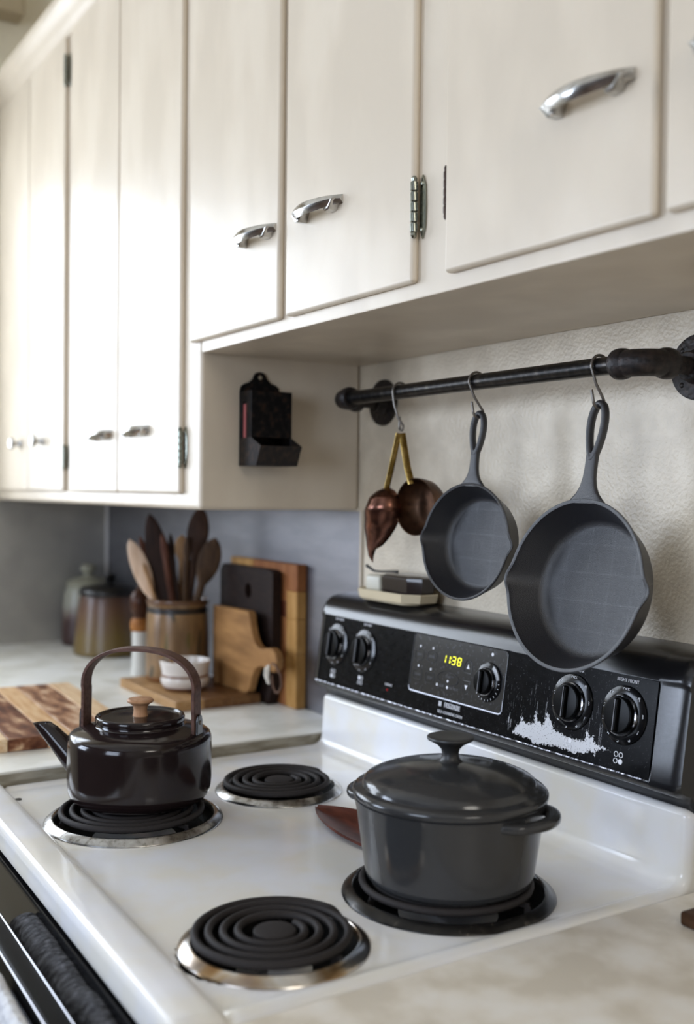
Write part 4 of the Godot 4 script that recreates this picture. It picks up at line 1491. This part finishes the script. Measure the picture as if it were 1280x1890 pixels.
func counter_things() -> void:
	# ---- flat board with dark streaks
	var pale := wood("c9a27a", "dcbd97", "e8d2b2", 0.42, V(3, 30, 22), 81)
	var pale2 := wood("b98a5e", "d3ac80", "e2c6a0", 0.42, V(3, 30, 22), 82)
	var burnt := wood("3f2118", "7a4f38", "dcbd98", 0.4, V(2.6, 12, 9), 83)
	var burnt2 := wood("54352a", "a67c5e", "e6cdb0", 0.4, V(2.8, 12, 10), 84)
	plank_board("cutting_board", "streaked pale and dark wood cutting board lying flat behind the kettle", V(-0.706, CT + 0.0003, 0.500), -0.06, V(0.435, 0.020, 0.315), [[0.13, pale], [0.20, burnt2], [0.12, pale2], [0.19, burnt], [0.13, pale], [0.13, burnt2], [0.10, pale2]], true)
	# ---- low board under the crock
	var walnut := wood("5c4028", "6e4d30", "80603e", 0.45, V(4, 20, 18), 85)
	var oak := wood("8c6a44", "9f7b52", "b49066", 0.45, V(4, 20, 18), 86)
	plank_board("cutting_board", "low brown wooden board carrying the utensil crock and the bowl", V(-0.7775, CT + 0.0003, 0.137), 0.0, V(0.285, 0.018, 0.172), [[0.34, walnut], [0.33, walnut], [0.33, oak]], true)
	# ---- tall patchwork board against the wall: columns of blocks
	var blocks := [wood("7d4c2c", "8c5833", "9b663f", 0.5, V(14, 4, 14), 87), wood("a0753f", "ad824b", "ba9059", 0.5, V(14, 4, 14), 88), wood("4e2718", "5c3020", "6b3c2a", 0.5, V(14, 4, 14), 89)]
	var t := thing("cutting_board", "tall patchwork block cutting board standing against the steel wall", "cutting board", V(-0.69, CT + 0.0003, 0.0145))
	var cols := [[-0.135, -0.035, [[0.0, 0.13, 0], [0.13, 0.266, 1]]], [-0.035, 0.055, [[0.0, 0.07, 1], [0.07, 0.17, 0], [0.17, 0.266, 0]]], [0.055, 0.100, [[0.0, 0.085, 0], [0.085, 0.166, 0], [0.166, 0.196, 2], [0.196, 0.266, 0]]], [0.100, 0.140, [[0.0, 0.10, 1], [0.10, 0.165, 1], [0.165, 0.216, 1], [0.216, 0.266, 0]]]]
	var b: MB
	for c in cols:
		for k in c[2]:
			b = MB.new()
			b.box(V(c[0] + 0.0002, k[0] + 0.0002, -0.0115), V(c[1] - 0.0002, k[1] - 0.0002, 0.0085), 0.001)
			obj("block", b, blocks[k[2]], t)
	# ---- dark board with a finger hole
	var dkw := wood("1a1210", "231814", "2e211b", 0.6, V(6, 30, 30), 90)
	t = thing("cutting_board", "very dark wooden board with a finger hole behind the paddle board", "cutting board", V(-0.715, CT + 0.0003, 0.036))
	b = MB.new()   # ring of quads from the outline to the hole
	var rings := [[], [], [], []]
	for i in 48:
		var a := TAU * i / 48.0
		var ca := cos(a)
		var sa := sin(a)
		var hole := V(0.012 + 0.013 * ca, 0.207 + 0.015 * sa, 0)
		# outline: rounded rectangle seen from the hole
		var hx := 0.100 if ca > 0 else 0.124
		var hy := 0.046 if sa > 0 else 0.207
		var k := minf(hx / maxf(absf(ca), 1e-4), hy / maxf(absf(sa), 1e-4))
		var o := V(0.012 + ca * k, 0.207 + sa * k, 0)
		rings[0].append(o + V(0, 0, -0.009))
		rings[1].append(o + V(0, 0, 0.009))
		rings[2].append(hole + V(0, 0, 0.009))
		rings[3].append(hole + V(0, 0, -0.009))
	b.loft(rings, true)
	obj("board", b, dkw, t)
	# ---- paddle board on its long edge, handle to the right
	t = thing("cutting_board", "light brown paddle board on its edge with its handle pointing right", "cutting board", V(-0.70, 0.9545, 0.069))
	var pw := wood("7d5a36", "936b42", "ab8050", 0.5, V(2, 9, 9), 91)
	b = MB.new()
	var pd := PackedVector2Array([Vector2(-0.092, 0.0), Vector2(0.050, 0.0), Vector2(0.063, 0.006), Vector2(0.070, 0.018), Vector2(0.0785, 0.036), Vector2(0.088, 0.0495), Vector2(0.101, 0.057), Vector2(0.119, 0.0605), Vector2(0.140, 0.0560), Vector2(0.160, 0.0560), Vector2(0.170, 0.0650), Vector2(0.173, 0.079), Vector2(0.166, 0.092), Vector2(0.152, 0.0985), Vector2(0.135, 0.0970), Vector2(0.119, 0.0930), Vector2(0.101, 0.0935), Vector2(0.088, 0.100), Vector2(0.077, 0.113), Vector2(0.069, 0.132), Vector2(0.065, 0.149), Vector2(0.058, 0.1565), Vector2(-0.092, 0.1535)])
	b.prism(pd, -0.008, 0.008, 0.002)
	obj("board", b, pw, t)
	b = MB.new()   # white cord through the handle, and the thong of the board behind
	b.tube([V(0.148, 0.068, 0.0095), V(0.142, 0.060, 0.012), V(0.140, 0.049, 0.011), V(0.146, 0.040, 0.010), V(0.150, 0.034, 0.010)], [0.0022, 0.0035, 0.0042, 0.0036, 0.002], 8)
	b.tube([V(0.148, 0.068, 0.0095), V(0.151, 0.058, 0.012), V(0.147, 0.046, 0.011), V(0.143, 0.036, 0.010)], 0.002, 8)
	obj("cord", b, mat(Color(0.80, 0.77, 0.72), 0.9), t)
	b = MB.new()
	b.tube([V(0.158, 0.072, 0.009), V(0.178, 0.072, 0.012), V(0.196, 0.058, 0.012), V(0.200, 0.040, 0.012), V(0.190, 0.026, 0.012), V(0.178, 0.024, 0.012), V(0.168, 0.034, 0.012), V(0.162, 0.052, 0.011)], 0.0020, 8)
	obj("leather_thong", b, mat(Color(0.36, 0.25, 0.18), 0.8), t)
	# ---- utensil crock
	var cr := V(-0.859, 0.9545, 0.124)
	t = thing("utensil_crock", "tall brown stoneware crock full of wooden spoons", "crock", cr)
	var glaze := mat(Color.WHITE, 0.3)
	glaze.albedo_texture = crock_texture()
	b = MB.new()
	b.lathe([Vector2(0, 0), Vector2(0.059, 0), Vector2(0.062, 0.003), Vector2(0.0635, 0.012), Vector2(0.0635, 0.05), Vector2(0.0625, 0.10), Vector2(0.0615, 0.130), Vector2(0.0595, 0.139), Vector2(0.0590, 0.146), Vector2(0.0610, 0.151), Vector2(0.0628, 0.157), Vector2(0.0622, 0.162), Vector2(0.0595, 0.1635), Vector2(0.0565, 0.161), Vector2(0.054, 0.15), Vector2(0.0555, 0.02), Vector2(0.053, 0.008), Vector2(0, 0.007)], 72)
	obj("crock_body", b, glaze, t, 50.0)
	b = MB.new()
	b.lathe([Vector2(0.0590, 0.1350), Vector2(0.0612, 0.1365), Vector2(0.0610, 0.1465), Vector2(0.0590, 0.1480)], 72)
	obj("neck_band", b, mat(Color(0.13, 0.11, 0.10), 0.35), t)
	var dark := wood("20140f", "2e1e17", "3d2a20", 0.55, V(30, 5, 30), 92)
	var mid := wood("33241a", "4a3624", "604832", 0.55, V(30, 5, 30), 93)
	var red := wood("40261c", "573629", "6d4837", 0.55, V(30, 5, 30), 94)
	var light := wood("c4a285", "d9bda3", "e6d0ba", 0.6, V(30, 5, 30), 95)
	var dark2 := wood("2c1d16", "3f2c22", "513a2c", 0.55, V(30, 5, 30), 121)
	var tan := wood("8a6540", "a5805a", "b8956e", 0.55, V(30, 5, 30), 96)
	var hx := V(0.534, 0, -0.845)     # across, as one faces the crock
	var fw := V(0.845, 0, 0.534)      # towards the room
	var put := func(label: String, a: float, y: float, off: float, ab: float, offb: float, hl: float, hw: float, hr: float, m: Material, bowl: float) -> void:
		utensil(label, cr + hx * ab + fw * offb + V(0, 0.018, 0), V(cr.x, y, cr.z) + hx * a + fw * off, hl, hw, hr, m, bowl)
	put.call("pale wooden spoon leaning furthest left in the crock", -0.0950, 1.2365, 0.020, 0.006, 0.012, 0.120, 0.036, 0.0048, light, 0.004)
	put.call("broad very dark spatula, tallest on the left of the crock", -0.0585, 1.2880, 0.006, 0.016, 0.000, 0.230, 0.054, 0.0080, dark, 0.0)
	put.call("reddish brown stick showing behind the pale spoon in the crock", -0.0810, 1.2420, -0.012, 0.010, -0.016, 0.06, 0.014, 0.0058, red, 0.0)
	put.call("mid brown spoon handle right of the dark spatula in the crock", -0.0320, 1.2500, 0.010, 0.012, 0.006, 0.070, 0.015, 0.0068, red, 0.0)
	put.call("narrow dark stick in the middle of the crock", -0.0190, 1.2485, -0.014, 0.006, -0.010, 0.060, 0.014, 0.0065, dark, 0.0)
	put.call("small rounded olive spoon at the back of the crock", 0.0035, 1.2450, -0.020, 0.004, -0.014, 0.050, 0.030, 0.0055, tan, 0.003)
	put.call("upright olive brown stick left of the tallest spoon in the crock", 0.0185, 1.2450, 0.002, 0.010, 0.002, 0.055, 0.014, 0.0068, mid, 0.0)
	put.call("tallest spoon of the crock, dark oval head near the cupboard", 0.0440, 1.3020, -0.010, 0.002, -0.006, 0.100, 0.045, 0.0085, dark2, 0.005)
	put.call("round dark spoon leaning right in the crock", 0.0760, 1.2410, 0.008, -0.002, 0.004, 0.095, 0.047, 0.0080, mid, 0.006)
	put.call("thin tan stick in front of the dark spatula in the crock", -0.0660, 1.1900, 0.026, 0.008, 0.018, 0.03, 0.008, 0.0035, tan, 0.0)
	# ---- bowl on the board
	t = thing("stoneware_bowl", "small white glazed bowl with brown bands in front of the crock", "bowl", V(-0.7480, 0.9545, 0.1560))
	b = MB.new()
	b.lathe([Vector2(0, 0), Vector2(0.034, 0), Vector2(0.038, 0.002), Vector2(0.0445, 0.012), Vector2(0.0465, 0.019), Vector2(0.0450, 0.026), Vector2(0.0438, 0.030), Vector2(0.0445, 0.036), Vector2(0.0470, 0.048), Vector2(0.0485, 0.055), Vector2(0.0475, 0.0565), Vector2(0.0455, 0.055), Vector2(0.0415, 0.034), Vector2(0.040, 0.016), Vector2(0.028, 0.007), Vector2(0, 0.006)], 56)
	obj("bowl_body", b, mat(Color(0.83, 0.80, 0.77), 0.22), t, 50.0)
	b = MB.new()
	b.lathe([Vector2(0.0447, 0.0255), Vector2(0.0455, 0.0262), Vector2(0.0444, 0.0300), Vector2(0.0437, 0.0305)], 56)
	b.lathe([Vector2(0.0350, 0.0001), Vector2(0.0385, 0.0018), Vector2(0.0420, 0.0072), Vector2(0.0412, 0.0070)], 56)
	obj("brown_band", b, mat(Color(0.45, 0.30, 0.20), 0.4), t)
	b = MB.new()
	b.tube([V(-0.7600, 0.9700, 0.1640), V(-0.7635, 1.000, 0.1745), V(-0.7655, 1.020, 0.1800)], [0.0042, 0.0042, 0.0035], 10)
	tag(obj("wooden_stick", b, tan), "short orange brown wooden stick standing in the white bowl", "stick")
	# ---- canisters
	var cang := mat(Color.WHITE, 0.32)
	cang.albedo_texture = band_texture([[0.0, Color(0.40, 0.34, 0.17)], [0.45, Color(0.42, 0.34, 0.18)], [0.62, Color(0.38, 0.27, 0.20)], [0.8, Color(0.30, 0.21, 0.17)], [1.0, Color(0.22, 0.16, 0.13)]], 97)
	t = thing("canister", "olive and brown glazed stoneware canister with dark lid", "canister", V(-1.356, CT, 0.0895), "stoneware canisters in the corner")
	b = MB.new()
	b.lathe([Vector2(0, 0), Vector2(0.081, 0), Vector2(0.085, 0.004), Vector2(0.0855, 0.012), Vector2(0.080, 0.06), Vector2(0.0735, 0.115), Vector2(0.0705, 0.138), Vector2(0.067, 0.1445), Vector2(0, 0.1445)], 64)
	obj("canister_body", b, cang, t, 50.0)
	b = MB.new()
	b.lathe([Vector2(0, 0.1445), Vector2(0.071, 0.1445), Vector2(0.0735, 0.148), Vector2(0.0725, 0.155), Vector2(0.066, 0.162), Vector2(0.035, 0.168), Vector2(0.013, 0.170), Vector2(0.0095, 0.174), Vector2(0.012, 0.182), Vector2(0.0165, 0.188), Vector2(0.013, 0.194), Vector2(0, 0.196)], 56)
	obj("lid", b, mat(Color(0.075, 0.070, 0.066), 0.35), t, 50.0)
	var can2 := mat(Color.WHITE, 0.32)
	can2.albedo_texture = band_texture([[0.0, Color(0.20, 0.115, 0.10)], [0.50, Color(0.235, 0.14, 0.125)], [0.60, Color(0.55, 0.54, 0.49)], [1.0, Color(0.62, 0.62, 0.55)]], 98)
	t = thing("canister", "canister with cream shoulder over maroon base, partly hidden in the far corner", "canister", V(-1.5400, CT, 0.0800), "stoneware canisters in the corner")
	b = MB.new()
	b.lathe([Vector2(0, 0), Vector2(0.063, 0), Vector2(0.067, 0.004), Vector2(0.068, 0.03), Vector2(0.066, 0.09), Vector2(0.060, 0.135), Vector2(0.052, 0.150), Vector2(0, 0.150)], 56)
	obj("canister_body", b, can2, t, 50.0)
	b = MB.new()
	b.lathe([Vector2(0, 0.150), Vector2(0.054, 0.150), Vector2(0.056, 0.154), Vector2(0.052, 0.163), Vector2(0.030, 0.172), Vector2(0.014, 0.175), Vector2(0.012, 0.181), Vector2(0.021, 0.190), Vector2(0.022, 0.198), Vector2(0.016, 0.205), Vector2(0, 0.207)], 48)
	obj("lid", b, mat(Color(0.56, 0.55, 0.48), 0.35), t, 50.0)
	# ---- white shaker with a dark wooden top
	t = thing("pepper_mill", "white pepper mill with dark brown wooden head left of the crock", "pepper mill", V(-1.030, CT, 0.136))
	b = MB.new()
	b.lathe([Vector2(0, 0), Vector2(0.0195, 0), Vector2(0.021, 0.003), Vector2(0.0195, 0.02), Vector2(0.0180, 0.06), Vector2(0.0190, 0.092), Vector2(0.0175, 0.096), Vector2(0, 0.096)], 40)
	obj("mill_base", b, mat(Color(0.80, 0.79, 0.76), 0.3), t, 50.0)
	b = MB.new()
	b.lathe([Vector2(0, 0.096), Vector2(0.0200, 0.096), Vector2(0.0225, 0.101), Vector2(0.0225, 0.116), Vector2(0.018, 0.124), Vector2(0, 0.125)], 40)
	obj("mill_collar", b, wood("7a4a22", "96602f", "ab7440", 0.4, V(20, 8, 20), 99), t, 50.0)
	b = MB.new()
	b.lathe([Vector2(0, 0.124), Vector2(0.018, 0.124), Vector2(0.0165, 0.129), Vector2(0.0215, 0.140), Vector2(0.0245, 0.155), Vector2(0.0230, 0.170), Vector2(0.0165, 0.181), Vector2(0.009, 0.185), Vector2(0.010, 0.190), Vector2(0.006, 0.195), Vector2(0, 0.196)], 40)
	obj("mill_head", b, wood("2b1912", "42281b", "573824", 0.3, V(20, 8, 20), 100), t, 50.0)

func band_texture(stops: Array, sd: int) -> ImageTexture:
	# glaze in bands up a lathed wall: v = 0 at the foot; edges wander
	var n := FastNoiseLite.new()
	n.seed = sd
	n.frequency = 0.03
	var im := Image.create(128, 128, false, Image.FORMAT_RGB8)
	for y in 128:
		for x in 128:
			var ang := TAU * x / 128.0
			var v := clampf(y / 127.0 + 0.06 * n.get_noise_3d(cos(ang) * 40, sin(ang) * 40, y), 0.0, 1.0)
			var c: Color = stops[0][1]
			for k in range(1, stops.size()):
				if v >= stops[k - 1][0]:
					c = stops[k - 1][1].lerp(stops[k][1], clampf((v - stops[k - 1][0]) / (stops[k][0] - stops[k - 1][0]), 0.0, 1.0))
			im.set_pixel(x, y, c)
	return ImageTexture.create_from_image(im)

func crock_texture() -> ImageTexture:
	var n := FastNoiseLite.new()
	n.seed = 33
	n.frequency = 0.025
	var W := 512
	var H := 256
	var im := Image.create(W, H, false, Image.FORMAT_RGB8)
	var motif := PackedVector2Array()
	var rng := RandomNumberGenerator.new()
	rng.seed = 12
	for y in H:
		for x in W:
			var ang := TAU * x / W
			var k := n.get_noise_3d(cos(ang) * 70, sin(ang) * 70, y * 0.8)
			var v := y / float(H)
			var c := Color(0.42, 0.32, 0.21).lerp(Color(0.54, 0.42, 0.28), clampf(k * 1.4 + 0.5, 0, 1))
			if v < 0.16:
				c = Color(0.45, 0.28, 0.14)
			elif v > 0.55:
				c = Color(0.37, 0.26, 0.18)
			# brushed leaf motif: dark and olive dabs round the belly
			for q in 14:
				var cx := q * 36.5 + 12.0 * sin(q * 2.1)
				var cy := 70.0 + 26.0 * sin(q * 1.7)
				var dx := wrapf(x - cx, -W / 2.0, W / 2.0) * cos(q * 0.9) + (y - cy) * sin(q * 0.9)
				var dy := (y - cy) * cos(q * 0.9) - wrapf(x - cx, -W / 2.0, W / 2.0) * sin(q * 0.9)
				var e := dx * dx / 160.0 + dy * dy / 34.0
				if e < 1.0:
					c = c.lerp(Color(0.20, 0.19, 0.14) if q % 2 else Color(0.34, 0.31, 0.14), 0.75 * (1.0 - e * 0.5))
			im.set_pixel(x, y, c)
	return ImageTexture.create_from_image(im)

# ---------------------------------------------------------------- the rest
func small_things() -> void:
	# ---- tin match holder on the cupboard's side
	var tin := textured(mat(Color.WHITE, 0.42, 0.25), noise(111, 0.03, [[0.3, "121112"], [0.6, "1d1b1b"], [0.8, "30231d"]], 128, 4), V(14, 14, 14))
	tin.metallic_specular = 0.25
	var rusty := textured(mat(Color.WHITE, 0.6, 0.1), noise(112, 0.03, [[0.3, "161110"], [0.6, "221a16"], [0.8, "3a2a20"]], 128, 4), V(18, 18, 18))
	var t := thing("match_holder", "black tin matchbox holder with scalloped back on the cupboard's side panel", "match holder", V(-0.3788, 1.3764, 0.1932))
	# local frame: x -> world -z (to the right as one faces it), y up, z -> world +x
	t.transform = Transform3D(Basis(V(0, 0, -1), V(0, 1, 0), V(1, 0, 0)), t.position)
	var b := MB.new()
	var outl := [Vector2(-0.0362, 0.0), Vector2(0.0362, 0.0), Vector2(0.0362, 0.118), Vector2(0.034, 0.126), Vector2(0.028, 0.1305), Vector2(0.020, 0.1330), Vector2(0.0150, 0.1375)]
	for i in 11:
		var a := lerpf(0.05, PI - 0.05, i / 10.0)
		outl.append(Vector2(cos(a) * 0.0125, 0.1400 + sin(a) * 0.0105))
	outl.append_array([Vector2(-0.0150, 0.1375), Vector2(-0.020, 0.1330), Vector2(-0.028, 0.1305), Vector2(-0.034, 0.126), Vector2(-0.0362, 0.118)])
	b.prism(PackedVector2Array(outl), 0.0004, 0.0024, 0.0005)
	obj("back_plate", b, tin, t)
	b = MB.new()
	b.lathe([Vector2(0, 0.0008), Vector2(0.0030, 0.0007), Vector2(0.0034, 0.0)], 16, Transform3D(Basis(V(1, 0, 0), V(0, 0, 1), V(0, -1, 0)), V(0, 0.1415, 0.0024)))
	obj("nail_hole", b, mat(Color(0.62, 0.57, 0.48), 0.6), t)
	b = MB.new()   # sleeve: two sides with a long slot, and a front
	b.box(V(0.0342, 0.004, 0.0022), V(0.0360, 0.117, 0.042), 0.0006)
	b.box(V(-0.0360, 0.004, 0.0022), V(-0.0342, 0.117, 0.010), 0.0006)
	b.box(V(-0.0360, 0.004, 0.026), V(-0.0342, 0.117, 0.042), 0.0006)
	b.box(V(-0.0360, 0.004, 0.009), V(-0.0342, 0.036, 0.027), 0.0006)
	b.box(V(-0.0360, 0.100, 0.009), V(-0.0342, 0.117, 0.027), 0.0006)
	b.box(V(-0.0360, 0.044, 0.0405), V(0.0360, 0.117, 0.0425), 0.0006)
	obj("sleeve", b, tin, t)
	b = MB.new()
	b.box(V(-0.033, 0.046, 0.004), V(0.033, 0.116, 0.0395), 0.001)
	obj("matchbox", b, mat(Color(0.16, 0.10, 0.09), 0.6), t)
	b = MB.new()
	b.box(V(-0.0345, 0.040, 0.0125), V(-0.0332, 0.097, 0.0205), 0.0003)
	obj("striker_strip", b, mat(Color(0.72, 0.40, 0.40), 0.7), t)
	b = MB.new()   # tray with flared front
	b.prism(PackedVector2Array([Vector2(0.002, 0.0), Vector2(0.060, 0.0), Vector2(0.075, 0.030), Vector2(0.0735, 0.0305), Vector2(0.0590, 0.0018), Vector2(0.002, 0.0018)]), -0.036, 0.036, 0.0, Transform3D(Basis(V(0, 0, 1), V(0, 1, 0), V(-1, 0, 0)), V(0, 0, 0)))
	for s in [-1, 1]:
		b.prism(PackedVector2Array([Vector2(0.002, 0.0), Vector2(0.060, 0.0), Vector2(0.075, 0.030), Vector2(0.0425, 0.044), Vector2(0.002, 0.044)]), -0.0008, 0.0008, 0.0, Transform3D(Basis(V(0, 0, 1), V(0, 1, 0), V(-1, 0, 0)), V(s * 0.0355, 0, 0)))
	obj("tray", b, rusty, t)
	# ---- cream tray with dark dish and small white pot on the stove's back
	t = thing("serving_tray", "cream ceramic eight sided tray on the stove's back ledge", "tray", V(-0.213, 1.1683, 0.036))
	b = MB.new()
	var oct := func(hx: float, hz: float, cut: float, y: float) -> PackedVector3Array:
		return PackedVector3Array([V(hx, y, hz - cut), V(hx - cut * 1.3, y, hz), V(-hx + cut * 1.3, y, hz), V(-hx, y, hz - cut), V(-hx, y, -hz + cut), V(-hx + cut * 1.3, y, -hz), V(hx - cut * 1.3, y, -hz), V(hx, y, -hz + cut)])
	b.loft([oct.call(0.072, 0.029, 0.016, 0.0), oct.call(0.080, 0.033, 0.018, 0.004), oct.call(0.083, 0.035, 0.019, 0.0155), oct.call(0.082, 0.034, 0.0185, 0.0172), oct.call(0.0795, 0.0318, 0.0175, 0.0165), oct.call(0.074, 0.029, 0.016, 0.0090)])
	obj("tray_body", b, mat(Color(0.80, 0.74, 0.62), 0.3), t, 30.0)
	var dg := mat(Color(0.16, 0.125, 0.115), 0.14)
	t = thing("lidded_dish", "dark brown glazed faceted dish on the cream tray", "dish", V(-0.188, 1.1776, 0.034))
	b = MB.new()
	b.loft([oct.call(0.044, 0.022, 0.012, 0.0), oct.call(0.050, 0.025, 0.014, 0.003), oct.call(0.052, 0.026, 0.015, 0.025), oct.call(0.051, 0.0255, 0.0145, 0.0305), oct.call(0.046, 0.022, 0.013, 0.0330), oct.call(0.030, 0.014, 0.008, 0.0345)])
	obj("dish_body", b, dg, t, 30.0)
	t = thing("salt_pot", "small white ceramic pot at the left end of the cream tray", "pot", V(-0.2640, 1.1776, 0.036))
	b = MB.new()
	b.box(V(-0.0160, 0, -0.0160), V(0.0160, 0.029, 0.0160), 0.005, Transform3D(Basis(Vector3.UP, 0.3), Vector3.ZERO), 3)
	obj("pot_body", b, mat(Color(0.83, 0.81, 0.74), 0.25), t)
	b = MB.new()
	b.tube([V(-0.2950, 1.2190, 0.040), V(-0.2880, 1.2155, 0.038), V(-0.2780, 1.2110, 0.036), V(-0.2620, 1.2110, 0.034), V(-0.235, 1.2130, 0.034), V(-0.2150, 1.2142, 0.034)], [0.0026, 0.0024, 0.0020, 0.0018, 0.0018, 0.0020], 10)
	tag(obj("butter_knife", b, mat(Color(0.06, 0.05, 0.05), 0.35)), "small dark curved spreader laid across the dish on the tray", "spreader")
	# ---- leaf shaped wooden spoon rest between the burners
	t = thing("spoon_rest", "reddish brown curved wooden spoon rest lying behind the dutch oven", "spoon rest", V(-0.062, YC, 0.268))
	b = MB.new()
	var rings := []
	var dir := V(0.995, 0, -0.03).normalized()
	var side := V(0.03, 0, 0.995).normalized()
	for i in 17:
		var u := i / 16.0
		var w := 0.0025 + 0.036 * pow(sin(PI * clampf(u * 0.80, 0, 1)), 0.9)
		var ring := PackedVector3Array()
		for k in 18:
			var a := k / 17.0 * 2.0
			var e := a if a <= 1.0 else 2.0 - a      # out along the top, back below
			var s := lerpf(-1.0, 1.0, e)
			var lift := 0.0090 * s * s * sin(PI * clampf(u * 0.8 + 0.1, 0, 1)) + 0.0015 * (1.0 - u) * (1.0 - u)
			ring.append(dir * (0.175 * u) + side * (w * s + 0.010 * u) + V(0, 0.0012 + lift + (0.0034 if a <= 1.0 else 0.0), 0))
		rings.append(ring)
	b.loft(rings)
	obj("leaf_dish", b, wood("3a1c14", "552a1e", "6d3a2a", 0.42, V(5, 20, 20), 113), t, 50.0)
	# ---- block of wood with a loop at the right edge
	t = thing("wooden_trivet", "dark wooden block with a leather loop at the right edge of the counter", "trivet", V(0.520, 0.9157, 0.098), "", 0.0)
	b = MB.new()
	b.box(V(-0.085, 0, -0.050), V(0.085, 0.0140, 0.050), 0.003, Transform3D.IDENTITY, 2)
	obj("block", b, wood("2e1f14", "463020", "584030", 0.5, V(5, 20, 20), 114), t)
	b = MB.new()
	b.tube([V(-0.066, 0.012, -0.049), V(-0.080, 0.012, -0.056), V(-0.092, 0.012, -0.066), V(-0.094, 0.010, -0.078), V(-0.084, 0.008, -0.088), V(-0.068, 0.008, -0.090), V(-0.050, 0.010, -0.080), V(-0.044, 0.012, -0.060), V(-0.048, 0.012, -0.049)], 0.0028, 8)
	obj("leather_loop", b, mat(Color(0.50, 0.33, 0.16), 0.7), t)
